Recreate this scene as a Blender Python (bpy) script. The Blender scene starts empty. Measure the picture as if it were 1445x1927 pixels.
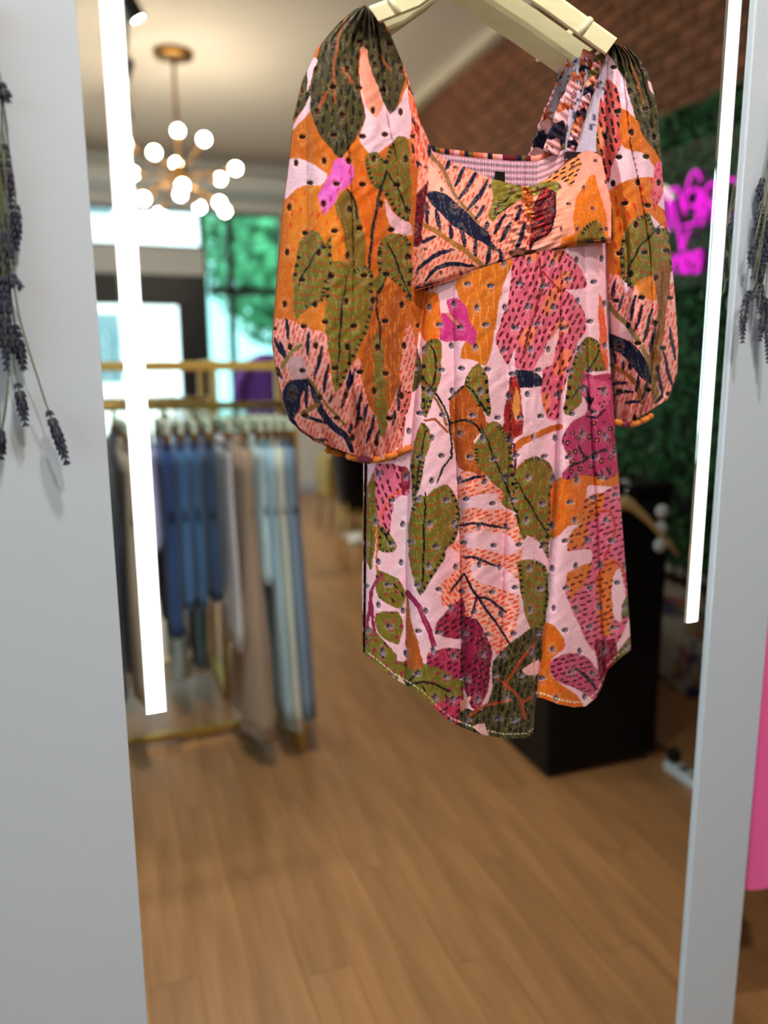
import bpy, bmesh, math, random
import numpy as np
from mathutils import Vector, Matrix

random.seed(7)
rng = np.random.default_rng(7)
scene = bpy.context.scene
COL = scene.collection

# ------------------------------------------------------------------ camera
IMG_W, IMG_H = 1445, 1927
FPX = 1447.0
YAW, PITCH, ROLL = math.radians(23), math.radians(10.4), math.radians(.34)
CAM = np.array([0, -.86, 1.45])
_fh = np.array([math.sin(YAW), math.cos(YAW), 0]); _z = np.array([0, 0, 1.])
FW = _fh * math.cos(PITCH) - _z * math.sin(PITCH)
_r0 = np.array([math.cos(YAW), -math.sin(YAW), 0]); _u0 = np.cross(_r0, FW)
RT = _r0 * math.cos(ROLL) - _u0 * math.sin(ROLL)
UP = _u0 * math.cos(ROLL) + _r0 * math.sin(ROLL)
cd = bpy.data.cameras.new('camera'); cam = bpy.data.objects.new('camera', cd); COL.objects.link(cam)
cd.sensor_fit = 'HORIZONTAL'; cd.sensor_width = 36; cd.lens = 36 * FPX / IMG_W
cd.clip_start = .02; cd.clip_end = 200
cam.matrix_world = Matrix([[RT[i], UP[i], -FW[i], CAM[i]] for i in range(3)] + [[0, 0, 0, 1]])
cd.dof.use_dof = True; cd.dof.focus_distance = .92; cd.dof.aperture_fstop = 2.6
scene.camera = cam

# ------------------------------------------------------------------ world, sun, exposure
scene.view_settings.view_transform = 'Standard'; scene.view_settings.look = 'None'
scene.view_settings.gamma = 1; scene.view_settings.use_curve_mapping = False
scene.view_settings.exposure = 0.08
world = bpy.data.worlds.new('sky'); scene.world = world; world.use_nodes = True
_b = world.node_tree.nodes['Background']; _b.inputs[0].default_value = (.78, .9, 1, 1); _b.inputs[1].default_value = 4.0
sd = bpy.data.lights.new('sun', 'SUN'); sd.energy = 7; sd.angle = .02; sd.color = (1, .96, .9)
sun = bpy.data.objects.new('sun', sd); COL.objects.link(sun)
sun.rotation_euler = Vector((.25, -.75, -.75)).to_track_quat('-Z', 'Y').to_euler()

# ------------------------------------------------------------------ room frame: r right, f deep into the shop as the mirror shows it
ROOM_A = math.radians(3.5)
def rm(r, f, z=0.0):
    c, s = math.cos(ROOM_A), math.sin(ROOM_A)
    return Vector((c * r + s * f, .86 + s * r - c * f, z))
def onplane(x, y, d=0.0):
    """design point (x, y) of the front elevation, standing d metres proud of the mirror"""
    x = np.asarray(x, float); y = np.asarray(y, float); d = np.asarray(d, float)
    k = RT * ((x - 722.5) / FPX)[..., None] - UP * ((y - 963.5) / FPX)[..., None] + FW
    t = (-d - CAM[1]) / k[..., 1]
    return CAM + k * t[..., None]

# ------------------------------------------------------------------ materials
def lin(c):
    c = np.asarray(c, float) / 255
    return np.where(c <= .04045, c / 12.92, ((c + .055) / 1.055) ** 2.4)
MATS = {}
def mat(name, rgb, rough=.6, metal=0.0, noise=None, bump=None, spec=.5, rand=0.0, sheen=0.0, coat=0.0):
    """noise=(scale, amount, stretch xyz), bump=(scale, strength, stretch)"""
    m = bpy.data.materials.new(name); m.use_nodes = True; nt = m.node_tree; p = nt.nodes['Principled BSDF']
    c = lin(rgb); p.inputs['Base Color'].default_value = (*c, 1)
    p.inputs['Roughness'].default_value = rough; p.inputs['Metallic'].default_value = metal
    p.inputs['Specular IOR Level'].default_value = spec
    if sheen: p.inputs['Sheen Weight'].default_value = sheen
    if coat: p.inputs['Coat Weight'].default_value = coat
    tc = nt.nodes.new('ShaderNodeTexCoord')
    def tex(scale, stretch, detail=4):
        mp = nt.nodes.new('ShaderNodeMapping'); mp.inputs['Scale'].default_value = stretch
        nt.links.new(tc.outputs['Object'], mp.inputs['Vector'])
        n = nt.nodes.new('ShaderNodeTexNoise'); n.inputs['Scale'].default_value = scale; n.inputs['Detail'].default_value = detail
        nt.links.new(mp.outputs[0], n.inputs['Vector']); return n
    last = None
    if noise:
        n = tex(noise[0], noise[2] if len(noise) > 2 else (1, 1, 1))
        r = nt.nodes.new('ShaderNodeValToRGB'); a = noise[1]
        r.color_ramp.elements[0].position = .3; r.color_ramp.elements[1].position = .7
        r.color_ramp.elements[0].color = (*(c * (1 - a)), 1); r.color_ramp.elements[1].color = (*np.minimum(c * (1 + a), 1), 1)
        nt.links.new(n.outputs['Fac'], r.inputs[0]); last = r.outputs[0]
    if rand:
        oi = nt.nodes.new('ShaderNodeObjectInfo'); hs = nt.nodes.new('ShaderNodeHueSaturation')
        mr = nt.nodes.new('ShaderNodeMapRange'); mr.inputs[3].default_value = 1 - rand; mr.inputs[4].default_value = 1 + rand
        nt.links.new(oi.outputs['Random'], mr.inputs[0]); nt.links.new(mr.outputs[0], hs.inputs['Value'])
        if last: nt.links.new(last, hs.inputs['Color'])
        else: hs.inputs['Color'].default_value = (*c, 1)
        last = hs.outputs[0]
    if last: nt.links.new(last, p.inputs['Base Color'])
    if bump:
        n = tex(bump[0], bump[2] if len(bump) > 2 else (1, 1, 1), 3)
        b = nt.nodes.new('ShaderNodeBump'); b.inputs['Strength'].default_value = bump[1]; b.inputs['Distance'].default_value = .004
        nt.links.new(n.outputs['Fac'], b.inputs['Height']); nt.links.new(b.outputs[0], p.inputs['Normal'])
    MATS[name] = m; return m
def emit(name, rgb, strength):
    m = bpy.data.materials.new(name); m.use_nodes = True; nt = m.node_tree
    p = nt.nodes['Principled BSDF']; c = lin(rgb)
    p.inputs['Base Color'].default_value = (*c, 1); p.inputs['Emission Color'].default_value = (*c, 1); p.inputs['Emission Strength'].default_value = strength
    MATS[name] = m; return m
def glass(name, rgb, gloss=.06):
    m = bpy.data.materials.new(name); m.use_nodes = True; nt = m.node_tree; nt.nodes.remove(nt.nodes['Principled BSDF'])
    t = nt.nodes.new('ShaderNodeBsdfTransparent'); t.inputs[0].default_value = (*lin(rgb), 1)
    g = nt.nodes.new('ShaderNodeBsdfGlossy'); g.inputs['Roughness'].default_value = .02
    x = nt.nodes.new('ShaderNodeMixShader'); x.inputs[0].default_value = gloss
    nt.links.new(t.outputs[0], x.inputs[1]); nt.links.new(g.outputs[0], x.inputs[2])
    nt.links.new(x.outputs[0], nt.nodes['Material Output'].inputs[0]); MATS[name] = m; return m
def colmat(name, rough=.8, sheen=.04, bump=((700, .45), (150, .6))):
    """cloth whose print is stored on the mesh"""
    m = bpy.data.materials.new(name); m.use_nodes = True; nt = m.node_tree; p = nt.nodes['Principled BSDF']
    a = nt.nodes.new('ShaderNodeAttribute'); a.attribute_name = 'Print'; nt.links.new(a.outputs['Color'], p.inputs['Base Color'])
    p.inputs['Roughness'].default_value = rough; p.inputs['Sheen Weight'].default_value = sheen
    p.inputs['Specular IOR Level'].default_value = .18
    tc = nt.nodes.new('ShaderNodeTexCoord'); prev = None
    for sc, st in bump:
        n = nt.nodes.new('ShaderNodeTexNoise'); n.inputs['Scale'].default_value = sc; n.inputs['Detail'].default_value = 3
        nt.links.new(tc.outputs['Object'], n.inputs['Vector'])
        b = nt.nodes.new('ShaderNodeBump'); b.inputs['Strength'].default_value = st; b.inputs['Distance'].default_value = .0015
        nt.links.new(n.outputs['Fac'], b.inputs['Height'])
        if prev: nt.links.new(prev.outputs[0], b.inputs['Normal'])
        prev = b
    nt.links.new(prev.outputs[0], p.inputs['Normal']); MATS[name] = m; return m

mat('white_paint', (184, 190, 201), .45, bump=(30, .08))
mat('wall_white', (222, 220, 214), .8)
mat('ceiling_paint', (226, 216, 206), .9, noise=(.6, .05))
mat('cream_trim', (214, 200, 176), .6)
mat('plank', (162, 117, 75), .34, noise=(3.5, .22, (9, .7, 1)), rand=.10, bump=(40, .06, (8, .5, 1)))
mat('floor_base', (80, 55, 34), .7)
mat('brick', (128, 78, 52), .9, noise=(9, .3), rand=.22, bump=(60, .5))
mat('mortar', (98, 66, 50), .95)
mat('leaf_green', (48, 112, 58), .6, rand=.0, noise=(14, .45))
mat('hedge_back', (14, 30, 18), .9)
mat('black_lacquer', (7, 7, 11), .5, spec=.25)
mat('black_metal', (20, 24, 30), .45)
mat('gold', (196, 164, 84), .32, metal=.75)
mat('brass', (150, 110, 60), .35, metal=.9)
mat('steel', (180, 182, 186), .25, metal=1)
mat('mint_hanger', (206, 222, 200), .5)
mat('hanger_cream', (226, 216, 176), .38, noise=(18, .06, (1, 6, 6)), coat=.3)
mat('wood_hanger', (196, 168, 112), .5, noise=(8, .1, (1, 6, 1)))
mat('grey_band', (208, 208, 208), .7)
mat('lavender_bud', (46, 44, 64), .85, noise=(160, .45))
mat('lavender_stem', (96, 98, 70), .8, noise=(60, .2))
mat('twine', (176, 150, 110), .9)
mat('pink_cloth', (236, 88, 160), .8, sheen=.4, bump=(500, .2))
mat('white_plastic', (214, 226, 230), .4)
mat('black_plastic', (22, 22, 24), .5)
mat('asphalt', (150, 148, 145), .9)
mat('facade', (238, 236, 232), .9)
mat('facade_window', (90, 120, 128), .2)
mat('bark', (80, 64, 48), .9)
mat('tree_leaf', (96, 156, 112), .7, noise=(3, .4))
mat('elastic', (196, 110, 60), .8, noise=(120, .5))
mat('label_black', (14, 14, 18), .7)
mat('teal_fabric', (64, 150, 156), .8)
mat('platform_white', (226, 226, 220), .5)
mat('tissue', (236, 236, 236), .9)
mat('blue_card', (28, 60, 130), .5)
mat('brown_wall', (92, 58, 42), .9, noise=(4, .15))
emit('led', (255, 255, 252), 9.0)
m = MATS['led']; nt = m.node_tree; p = nt.nodes['Principled BSDF']; p.inputs['Metallic'].default_value = 1; p.inputs['Roughness'].default_value = .02
tcn = nt.nodes.new('ShaderNodeTexCoord'); sx_ = nt.nodes.new('ShaderNodeSeparateXYZ'); ab = nt.nodes.new('ShaderNodeMath'); ab.operation = 'ABSOLUTE'; mr_ = nt.nodes.new('ShaderNodeMapRange'); mr_.interpolation_type = 'SMOOTHERSTEP'
mr_.inputs[1].default_value = .006; mr_.inputs[2].default_value = .0128; mr_.inputs[3].default_value = 10.0; mr_.inputs[4].default_value = 0
nt.links.new(tcn.outputs['Object'], sx_.inputs[0]); nt.links.new(sx_.outputs[0], ab.inputs[0]); nt.links.new(ab.outputs[0], mr_.inputs[0]); nt.links.new(mr_.outputs[0], p.inputs['Emission Strength'])
emit('bulb', (255, 240, 212), 72.0)
emit('neon', (245, 16, 225), 1.05)
glass('clear_glass', (240, 250, 248)); glass('teal_glass', (200, 236, 230))
m = bpy.data.materials.new('mirror_silver'); m.use_nodes = True; p = m.node_tree.nodes['Principled BSDF']
p.inputs['Base Color'].default_value = (.93, .95, .93, 1); p.inputs['Metallic'].default_value = 1; p.inputs['Roughness'].default_value = 0; MATS['mirror_silver'] = m
colmat('print_cloth'); colmat('plain_print', .7, .1, ((300, .2), (40, .2)))

# ------------------------------------------------------------------ mesh helpers
class MB:
    def __init__(s): s.v = []; s.f = []; s.sm = []
    def add(s, v, f, smooth=False):
        o = len(s.v); s.v += [tuple(map(float, q)) for q in v]; s.f += [tuple(i + o for i in q) for q in f]; s.sm += [smooth] * len(f); return s
    def box(s, a, b):
        x0, y0, z0 = a; x1, y1, z1 = b
        return s.add([(x0,y0,z0),(x1,y0,z0),(x1,y1,z0),(x0,y1,z0),(x0,y0,z1),(x1,y0,z1),(x1,y1,z1),(x0,y1,z1)],
                     [(0,3,2,1),(4,5,6,7),(0,1,5,4),(1,2,6,5),(2,3,7,6),(3,0,4,7)])
    def tube(s, pts, rad, n=10, cap=True):
        P = [Vector(q) for q in pts]; R = rad if hasattr(rad, '__len__') else [rad] * len(P)
        vs = []; up = Vector((.13, .21, .97))
        for i, q in enumerate(P):
            t = (P[min(i + 1, len(P) - 1)] - P[max(i - 1, 0)]).normalized()
            a = t.cross(up)
            if a.length < .1: a = t.cross(Vector((1, 0, 0)))
            a.normalize(); b = t.cross(a)
            for k in range(n):
                th = 2 * math.pi * k / n; vs.append(q + (a * math.cos(th) + b * math.sin(th)) * R[i])
        fs = [(i*n+k, i*n+(k+1)%n, (i+1)*n+(k+1)%n, (i+1)*n+k) for i in range(len(P)-1) for k in range(n)]
        if cap: fs += [tuple(range(n))[::-1], tuple(range((len(P)-1)*n, len(P)*n))]
        return s.add(vs, fs, True)
    def sphere(s, c, r, nu=14, nv=9):
        rx, ry, rz = r if hasattr(r, '__len__') else (r, r, r)
        vs = [(c[0], c[1], c[2] + rz)]
        for i in range(1, nv):
            a = math.pi * i / nv
            for k in range(nu):
                b = 2 * math.pi * k / nu; vs.append((c[0]+rx*math.sin(a)*math.cos(b), c[1]+ry*math.sin(a)*math.sin(b), c[2]+rz*math.cos(a)))
        vs.append((c[0], c[1], c[2] - rz)); L = len(vs) - 1
        fs = [(0, 1+k, 1+(k+1)%nu) for k in range(nu)]
        fs += [(1+i*nu+k, 1+(i+1)*nu+k, 1+(i+1)*nu+(k+1)%nu, 1+i*nu+(k+1)%nu) for i in range(nv-2) for k in range(nu)]
        fs += [(L, 1+(nv-2)*nu+(k+1)%nu, 1+(nv-2)*nu+k) for k in range(nu)]
        return s.add(vs, fs, True)
    def loft(s, rings, cap=True, smooth=True):
        n = len(rings[0]); vs = [q for r in rings for q in r]
        fs = [(i*n+k, i*n+(k+1)%n, (i+1)*n+(k+1)%n, (i+1)*n+k) for i in range(len(rings)-1) for k in range(n)]
        if cap: fs += [tuple(range(n))[::-1], tuple(range((len(rings)-1)*n, len(rings)*n))]
        return s.add(vs, fs, smooth)
    def mesh(s, name):
        m = bpy.data.meshes.new(name); m.from_pydata(s.v, [], s.f); m.polygons.foreach_set('use_smooth', s.sm); m.update(); return m
def obj(name, mb, material, parent=None, bevel=0, loc=None):
    me = mb if isinstance(mb, bpy.types.Mesh) else mb.mesh(name)
    if bevel:
        b = bmesh.new(); b.from_mesh(me)
        bmesh.ops.bevel(b, geom=b.edges[:], offset=bevel, segments=2, affect='EDGES', profile=.6); b.to_mesh(me); b.free()
    if material and not me.materials: me.materials.append(MATS[material])
    o = bpy.data.objects.new(name, me); COL.objects.link(o)
    if parent: o.parent = parent
    if loc is not None: o.location = loc
    return o
def tag(o, label=None, cat=None, group=None, kind=None):
    for k, v in (('label', label), ('category', cat), ('group', group), ('kind', kind)):
        if v: o[k] = v
    return o
def thing(name, label, cat, loc=(0, 0, 0), rz=0, group=None, kind=None):
    o = bpy.data.objects.new(name, None); COL.objects.link(o); o.empty_display_size = .05
    o.location = loc; o.rotation_euler = (0, 0, rz); return tag(o, label, cat, group, kind)
def rthing(name, label, cat, r, f, z=0, rz=0, group=None, kind=None):
    return thing(name, label, cat, rm(r, f, z), ROOM_A + rz, group, kind)
def rstruct(name, kind='structure'):
    o = bpy.data.objects.new(name, None); COL.objects.link(o); o.location = rm(0, 0); o.rotation_euler = (0, 0, ROOM_A); o['kind'] = kind; return o
def rbox(r0, r1, f0, f1, z0, z1): return MB().box((r0, -f1, z0), (r1, -f0, z1))

# ================================================================== setting
RW, LW, FB, FF, CH = 2.63, -3.6, 9.05, -1.6, 3.7
fl = rstruct('floor')
obj('floor_base', rbox(LW, RW, FF, FB, -.05, -.004), 'floor_base', fl)
PW, PL = .12, 1.2
pm = MB().box((-PW/2 + .0006, -PL/2 + .0006, -.01), (PW/2 - .0006, PL/2 - .0006, 0)).mesh('plank'); pm.materials.append(MATS['plank'])
rest = MB(); nplank = 0
for i, r in enumerate(np.arange(LW + PW/2, RW, PW)):
    off = (i * .43) % PL
    for f in np.arange(FF - off, FB + PL, PL):
        a, b = max(f - PL/2, FF), min(f + PL/2, FB)
        if b - a < .05: continue
        vis = f > 1.0 and abs((r - .25) ) < 1.35 + .12 * f and f < 8.6
        if vis and b - a > PL - .01 and nplank < 230:
            o = obj('plank', pm, None, fl); o.location = (r, -f, 0); nplank += 1
        else: rest.box((r - PW/2 + .0006, -b + .0006, -.01), (r + PW/2 - .0006, -a - .0006, 0))
tag(obj('plank', rest, 'plank', fl), kind='stuff')
cl = rstruct('ceiling'); obj('ceiling_panel', rbox(LW, RW, FF, FB, CH, CH + .06), 'ceiling_paint', cl)
# right wall: brick above and below the hedge
wr = rstruct('wall_right'); obj('mortar_backing', rbox(RW, RW + .2, FF, FB, 0, CH), 'mortar', wr)
BL, BHh, CO = .205, .065, .075
bmsh = MB().box((-.012, -BL/2, -BHh/2), (.012, BL/2, BHh/2)).mesh('brick'); bmsh.materials.append(MATS['brick'])
rest = MB(); nb = 0; cand = []
for j in range(int(CH / CO)):
    z = j * CO + CO / 2
    for f in np.arange(FF + .11 + (j % 2) * .107, FB, .215):
        if z > 3.6: continue
        if .62 < z < 2.58 and 1.35 < f < 5.25: continue
        cand.append((f, z))
vis = [c for c in cand if c[1] > 2.55 and 2.4 < c[0] < 7.2 or c[1] < .65 and 2.3 < c[0] < 3.6]
vis = sorted(vis, key=lambda c: c[0])[:290]; sv = set(vis)
for f, z in cand:
    if (f, z) in sv: o = obj('brick', bmsh, None, wr); o.location = (RW - .002 - random.random() * .004, -f, z)
    else: rest.box((RW - .014, -f - BL/2, z - BHh/2), (RW + .01, -f + BL/2, z + BHh/2))
tag(obj('brick', rest, 'brick', wr), kind='stuff')
tr = rstruct('trim_1'); obj('crown_board', rbox(RW - .09, RW, FF, FB, CH - .09, CH), 'cream_trim', tr, bevel=.01)
wl = rstruct('wall_left')
for a in ((FF, 1.4, 0, CH), (7.6, FB, 0, CH), (1.4, 7.6, 0, .6), (1.4, 7.6, 3.1, CH)): obj('wall_panel', rbox(LW - .15, LW, a[0], a[1], a[2], a[3]), 'wall_white', wl)
w3 = rstruct('window_3')  # unseen side window, added to let soft daylight into the room
for a in ((1.4, 7.6, .6, .66), (1.4, 7.6, 3.04, 3.1), (1.4, 1.46, .66, 3.04), (4.47, 4.53, .66, 3.04), (7.54, 7.6, .66, 3.04)): obj('window_frame', rbox(LW - .12, LW - .04, a[0], a[1], a[2], a[3]), 'black_metal', w3)
for a in ((1.46, 4.47), (4.53, 7.54)): obj('pane', rbox(LW - .084, LW - .078, a[0], a[1], .66, 3.04), 'clear_glass', w3)
obj('wall_panel', rbox(LW, RW, FF - .15, FF, 0, CH), 'brown_wall', rstruct('wall_front'))
# street side wall with door and windows
wb = rstruct('wall_back')
for a in ((LW, RW, FB, FB + .2, 3.2, CH), (LW, -.9, FB, FB + .2, 0, 3.2), (1.98, RW, FB, FB + .2, 0, 3.2), (1.1, 1.98, FB, FB + .2, 0, .75)):
    obj('wall_panel', rbox(*a), 'wall_white', wb)
obj('soffit', rbox(LW, RW, FB - .5, FB, 3.32, 3.46), 'grey_band', wb)
obj('header_band', rbox(-.9, 1.1, FB - .02, FB + .1, 2.5, 2.79), 'grey_band', wb)
obj('baseboard', rbox(1.1, RW, FB - .015, FB, 0, .12), 'white_paint', rstruct('baseboard_back'))
def window(n, r0, r1, z0, z1, gl, bars=(), fw=.05):
    w = rstruct('window_%d' % n)
    for a in ((r0, r1, z0, z0 + fw), (r0, r1, z1 - fw, z1), (r0, r0 + fw, z0 + fw, z1 - fw), (r1 - fw, r1, z0 + fw, z1 - fw)):
        obj('window_frame', rbox(a[0], a[1], FB + .02, FB + .1, a[2], a[3]), 'black_metal', w)
    for b in bars: obj('mullion', rbox(b[0], b[1], FB + .01, FB + .11, b[2], b[3]), 'black_metal', w)
    obj('pane', rbox(r0 + fw, r1 - fw, FB + .055, FB + .061, z0 + fw, z1 - fw), gl, w)
window(1, -.9, 1.1, 2.79, 3.2, 'clear_glass', fw=.03)
window(2, 1.1, 1.98, .75, 3.2, 'teal_glass', ((1.36, 1.43, .8, 3.17), (1.15, 1.93, 2.31, 2.39)), fw=.03)
dr = rstruct('door_1')
for a in ((-.9, 1.1, 2.18, 2.5), (.8, 1.1, 0, 2.18), (-.9, -.7, 0, 2.18)):
    obj('door_frame', rbox(a[0], a[1], FB + .0, FB + .14, a[2], a[3]), 'black_metal', dr, bevel=.006)
obj('pane', rbox(-.7, .8, FB + .05, FB + .058, .25, 2.18), 'clear_glass', dr)
obj('door_panel', rbox(-.7, .8, FB + .04, FB + .09, 0, .25), 'black_metal', dr)
h = MB().tube([(.68, -FB + .05, .95), (.68, -FB + .05, 1.35)], .012); obj('door_handle', h, 'steel', dr)

# ================================================================== outside
g = rstruct('ground_street'); obj('pavement', rbox(-14, 16, FB + .2, 40, -.25, -.08), 'asphalt', g); obj('pavement', rbox(-14, LW - .15, FF, FB + .2, -.25, -.08), 'asphalt', g)
b = rthing('shop_building', 'white sunlit building across the street behind the glass door', 'building', -3, 21)
obj('wall', MB().box((-9, -.3, -.1), (4.6, .3, 9)), 'facade', b)
for i in range(5):
    for zz in (1.2, 5.2):
        w = obj('window', MB().box((-8 + i * 2.5, .28, zz), (-6.6 + i * 2.5, .34, zz + 1.7)), 'facade_window', b)
def tree(r, f, hgt, rad, label):
    t = rthing('street_tree', label, 'tree', r, f, -.08, group='trees across the street')
    obj('trunk', MB().tube([(0, 0, 0), (.05, 0, hgt * .4), (0, .1, hgt * .75)], [.16, .13, .07]), 'bark', t)
    n = 6000; u = rng.normal(size=(n, 3)); u /= np.linalg.norm(u, axis=1)[:, None]
    c = u * (rng.random(n) ** .33)[:, None] * np.array([rad, rad, hgt * .36]) + np.array([0, 0, hgt * .66])
    a = rng.normal(size=(n, 3)); a /= np.linalg.norm(a, axis=1)[:, None]; bb = np.cross(a, u); s_ = .17
    v = np.stack([c - a * s_, c + bb * s_ * .6, c + a * s_, c - bb * s_ * .6], 1).reshape(-1, 3)
    mb = MB(); mb.add(v, [(4*i, 4*i+1, 4*i+2, 4*i+3) for i in range(n)])
    tag(obj('foliage', mb, 'tree_leaf', t), kind='stuff')
tree(3.6, 15, 6.2, 1.9, 'green leafy tree outside the teal window, nearer the mullion')
tree(10.2, 21, 6.8, 2.2, 'green leafy tree outside the teal window, farther along')

# ================================================================== mirror unit (white pier, mirror, light strips)
MX0, MX1, PROUD = .048, .912, .006
EX1 = 1.037; EX0 = -.32; MTOP = 2.35
wm = bpy.data.objects.new('wall_center', None); COL.objects.link(wm); wm['kind'] = 'structure'
obj('backing', MB().box((EX0, .012, 0), (EX1, .06, CH)), 'white_paint', wm)
obj('side_panel', MB().box((EX0, -PROUD, 0), (MX0, .012, CH)), 'white_paint', wm, bevel=.0015)
obj('side_panel', MB().box((MX1, -PROUD, 0), (EX1, .012, CH)), 'white_paint', wm, bevel=.0015)
obj('top_panel', MB().box((MX0, -PROUD, MTOP), (MX1, .012, CH)), 'white_paint', wm)
obj('bottom_panel', MB().box((MX0, -PROUD, 0), (MX1, .012, .12)), 'white_paint', wm)
mi = thing('dressing_mirror', 'tall frameless mirror set between white panels, lit by two light strips', 'mirror', (.48, 0, .12))
obj('mirror_glass', MB().box((MX0 - .48, 0, 0), (MX1 - .48, .010, MTOP - .12)), 'mirror_silver', mi)
for nm, x, lb in (('left', .081, 'bright white vertical light strip at the left mirror edge, beside lavender'), ('right', .879, 'bright white vertical light strip at the right mirror edge, beside the dress')):
    t = thing('light_strip', lb, 'light strip', (x, 0, 1.07), group='mirror light strips')
    obj('diffuser', MB().box((-.0135, -.0012, -.003), (.0135, -.0003, 1.2)), 'led', t)
# alcove right of the mirror with the pink garment

# ================================================================== dress print
def cr(pts, closed=True, n=5):
    P = np.asarray(pts, float); N = len(P); out = []
    for i in range(N if closed else N - 1):
        if closed: a, b, c, d = P[i-1], P[i], P[(i+1) % N], P[(i+2) % N]
        else: a, b, c, d = P[max(i-1, 0)], P[i], P[i+1], P[min(i+2, N-1)]
        for t in np.arange(n) / n:
            out.append(.5*((2*b) + (c-a)*t*.8 + (2*a-5*b+4*c-d)*t*t*.0 + 0*t) if False else b + (c - b) * t + .35 * t * (1 - t) * ((c - a) * (1 - t) * .9 - (d - b) * t * .9 - (c - b) * (1 - 2*t) * .9))
    if not closed: out.append(P[-1])
    return np.array(out)
def hsh(i, j, k=0.0):
    v = np.sin(i * 127.1 + j * 311.7 + k * 74.7) * 43758.5453; return v - np.floor(v)
class Paint:
    def __init__(s, X, Y, base):
        w = .9 * np.sin(Y * .11 + 1.7 * np.sin(X * .07)) + .35 * np.sin(Y * .31 + X * .21)
        w2 = .9 * np.sin(X * .10 + 1.4 * np.sin(Y * .06)) + .35 * np.sin(X * .27 - Y * .19)
        s.X0, s.Y0 = X, Y; s.X = X + w; s.Y = Y + w2; s.c = np.empty((X.size, 3)); s.c[:] = lin(base)
    def inside(s, pts, smooth=True, raw=False):
        P = cr(pts) if smooth else np.asarray(pts, float); m = np.zeros(s.X.size, bool)
        idx = np.nonzero((s.X > P[:,0].min()) & (s.X < P[:,0].max()) & (s.Y > P[:,1].min()) & (s.Y < P[:,1].max()))[0]
        if not idx.size: return m
        x, y = s.X[idx], s.Y[idx]; r = np.zeros(idx.size, bool); Q = np.roll(P, -1, 0)
        for (x0, y0), (x1, y1) in zip(P, Q):
            if y0 == y1: continue
            k = (y0 > y) != (y1 > y); r ^= k & (x < (x1 - x0) * (y - y0) / (y1 - y0) + x0)
        m[idx] = r; return m
    def fill(s, pts, col, smooth=True):
        m = s.inside(pts, smooth); s.c[m] = lin(col); return m
    def dist(s, pts, pad, raw=False):
        P = np.asarray(pts, float); X, Y = (s.X0, s.Y0) if raw else (s.X, s.Y)
        idx = np.nonzero((X > P[:,0].min()-pad) & (X < P[:,0].max()+pad) & (Y > P[:,1].min()-pad) & (Y < P[:,1].max()+pad))[0]
        d = np.full(idx.size, 1e9); T = np.zeros(idx.size); x, y = X[idx], Y[idx]; n = len(P) - 1
        for i in range(n):
            a, b = P[i], P[i+1]; ab = b - a; L = ab @ ab + 1e-9
            t = np.clip(((x - a[0]) * ab[0] + (y - a[1]) * ab[1]) / L, 0, 1)
            dd = np.hypot(x - a[0] - t * ab[0], y - a[1] - t * ab[1]); k = dd < d; d[k] = dd[k]; T[k] = (i + t[k]) / n
        return idx, d, T
    def line(s, pts, w, col, taper=0.0, mask=None, smooth=True):
        P = cr(pts, False) if smooth and len(pts) > 2 else pts
        idx, d, T = s.dist(P, w); k = d < w * .5 * (1 - taper * np.abs(2*T - 1)**2)
        if mask is not None: k &= mask[idx]
        s.c[idx[k]] = lin(col)
    def dash(s, mask, ang, sx, sy, lx, ly, col, jit=.25, keep=1.0, seed=0, ajit=.25):
        idx = np.nonzero(mask)[0]
        if not idx.size: return
        a = math.radians(ang); x, y = s.X0[idx], s.Y0[idx]
        p = (x * math.cos(a) + y * math.sin(a)) / sx; q = (-x * math.sin(a) + y * math.cos(a)) / sy
        i = np.floor(p); q = q + .5 * np.mod(i, 2) + .35 * hsh(i, 3, seed); j = np.floor(q)
        u = (p - i - .5 - jit * (hsh(i, j, seed) - .5)) * sx; v = (q - j - .5 - jit * (hsh(i, j, seed + 1) - .5)) * sy
        b = (hsh(i, j, seed + 2) - .5) * 2 * ajit; u2 = u * np.cos(b) + v * np.sin(b); v2 = -u * np.sin(b) + v * np.cos(b)
        g = .75 + .5 * hsh(i, j, seed + 5)
        k = (np.abs(u2 / lx * 2) ** 2 + np.abs(v2 / (ly * g) * 2) ** 3 < 1) & (hsh(i, j, seed + 3) < keep)
        s.c[idx[k]] = lin(col)
    def leaf(s, pts, rib, col=None, vein=None, edge=True, gap=17, ribcol=None, arcs=True, seed=0):
        col = col or OL; vein = vein or RB
        P = cr(pts); m = s.fill(pts, col); ix = np.nonzero(m)[0]
        if not ix.size: return m
        R = np.asarray(cr(rib, False) if len(rib) > 2 else rib, float)
        ax = R[-1] - R[0]; L = np.hypot(*ax); ax = ax / (L + 1e-9)
        x, y = s.X[ix] - R[0][0], s.Y[ix] - R[0][1]; al = x * ax[0] + y * ax[1]; ac = -x * ax[1] + y * ax[0]
        # pale brushed streaks along the cloth, then curved side veins
        sh = (np.mod(s.X[ix] * .9 + 2.5 * np.sin(s.Y[ix] * .045 + s.X[ix] * .02), 11) < 1.5) & (np.mod(s.Y[ix] + 17 * hsh(np.floor(s.X[ix] * .9 / 11), 2), 26) < 11)
        s.c[ix[sh]] = lin(np.array(col) * .65 + np.array((214, 196, 110)) * .35)
        if arcs:
            wv = al + .020 * ac ** 2 - .35 * np.abs(ac)
            k = (np.mod(wv, gap) < 3.4) & (np.abs(ac) > 3)
            s.c[ix[k]] = lin(vein)
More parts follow.
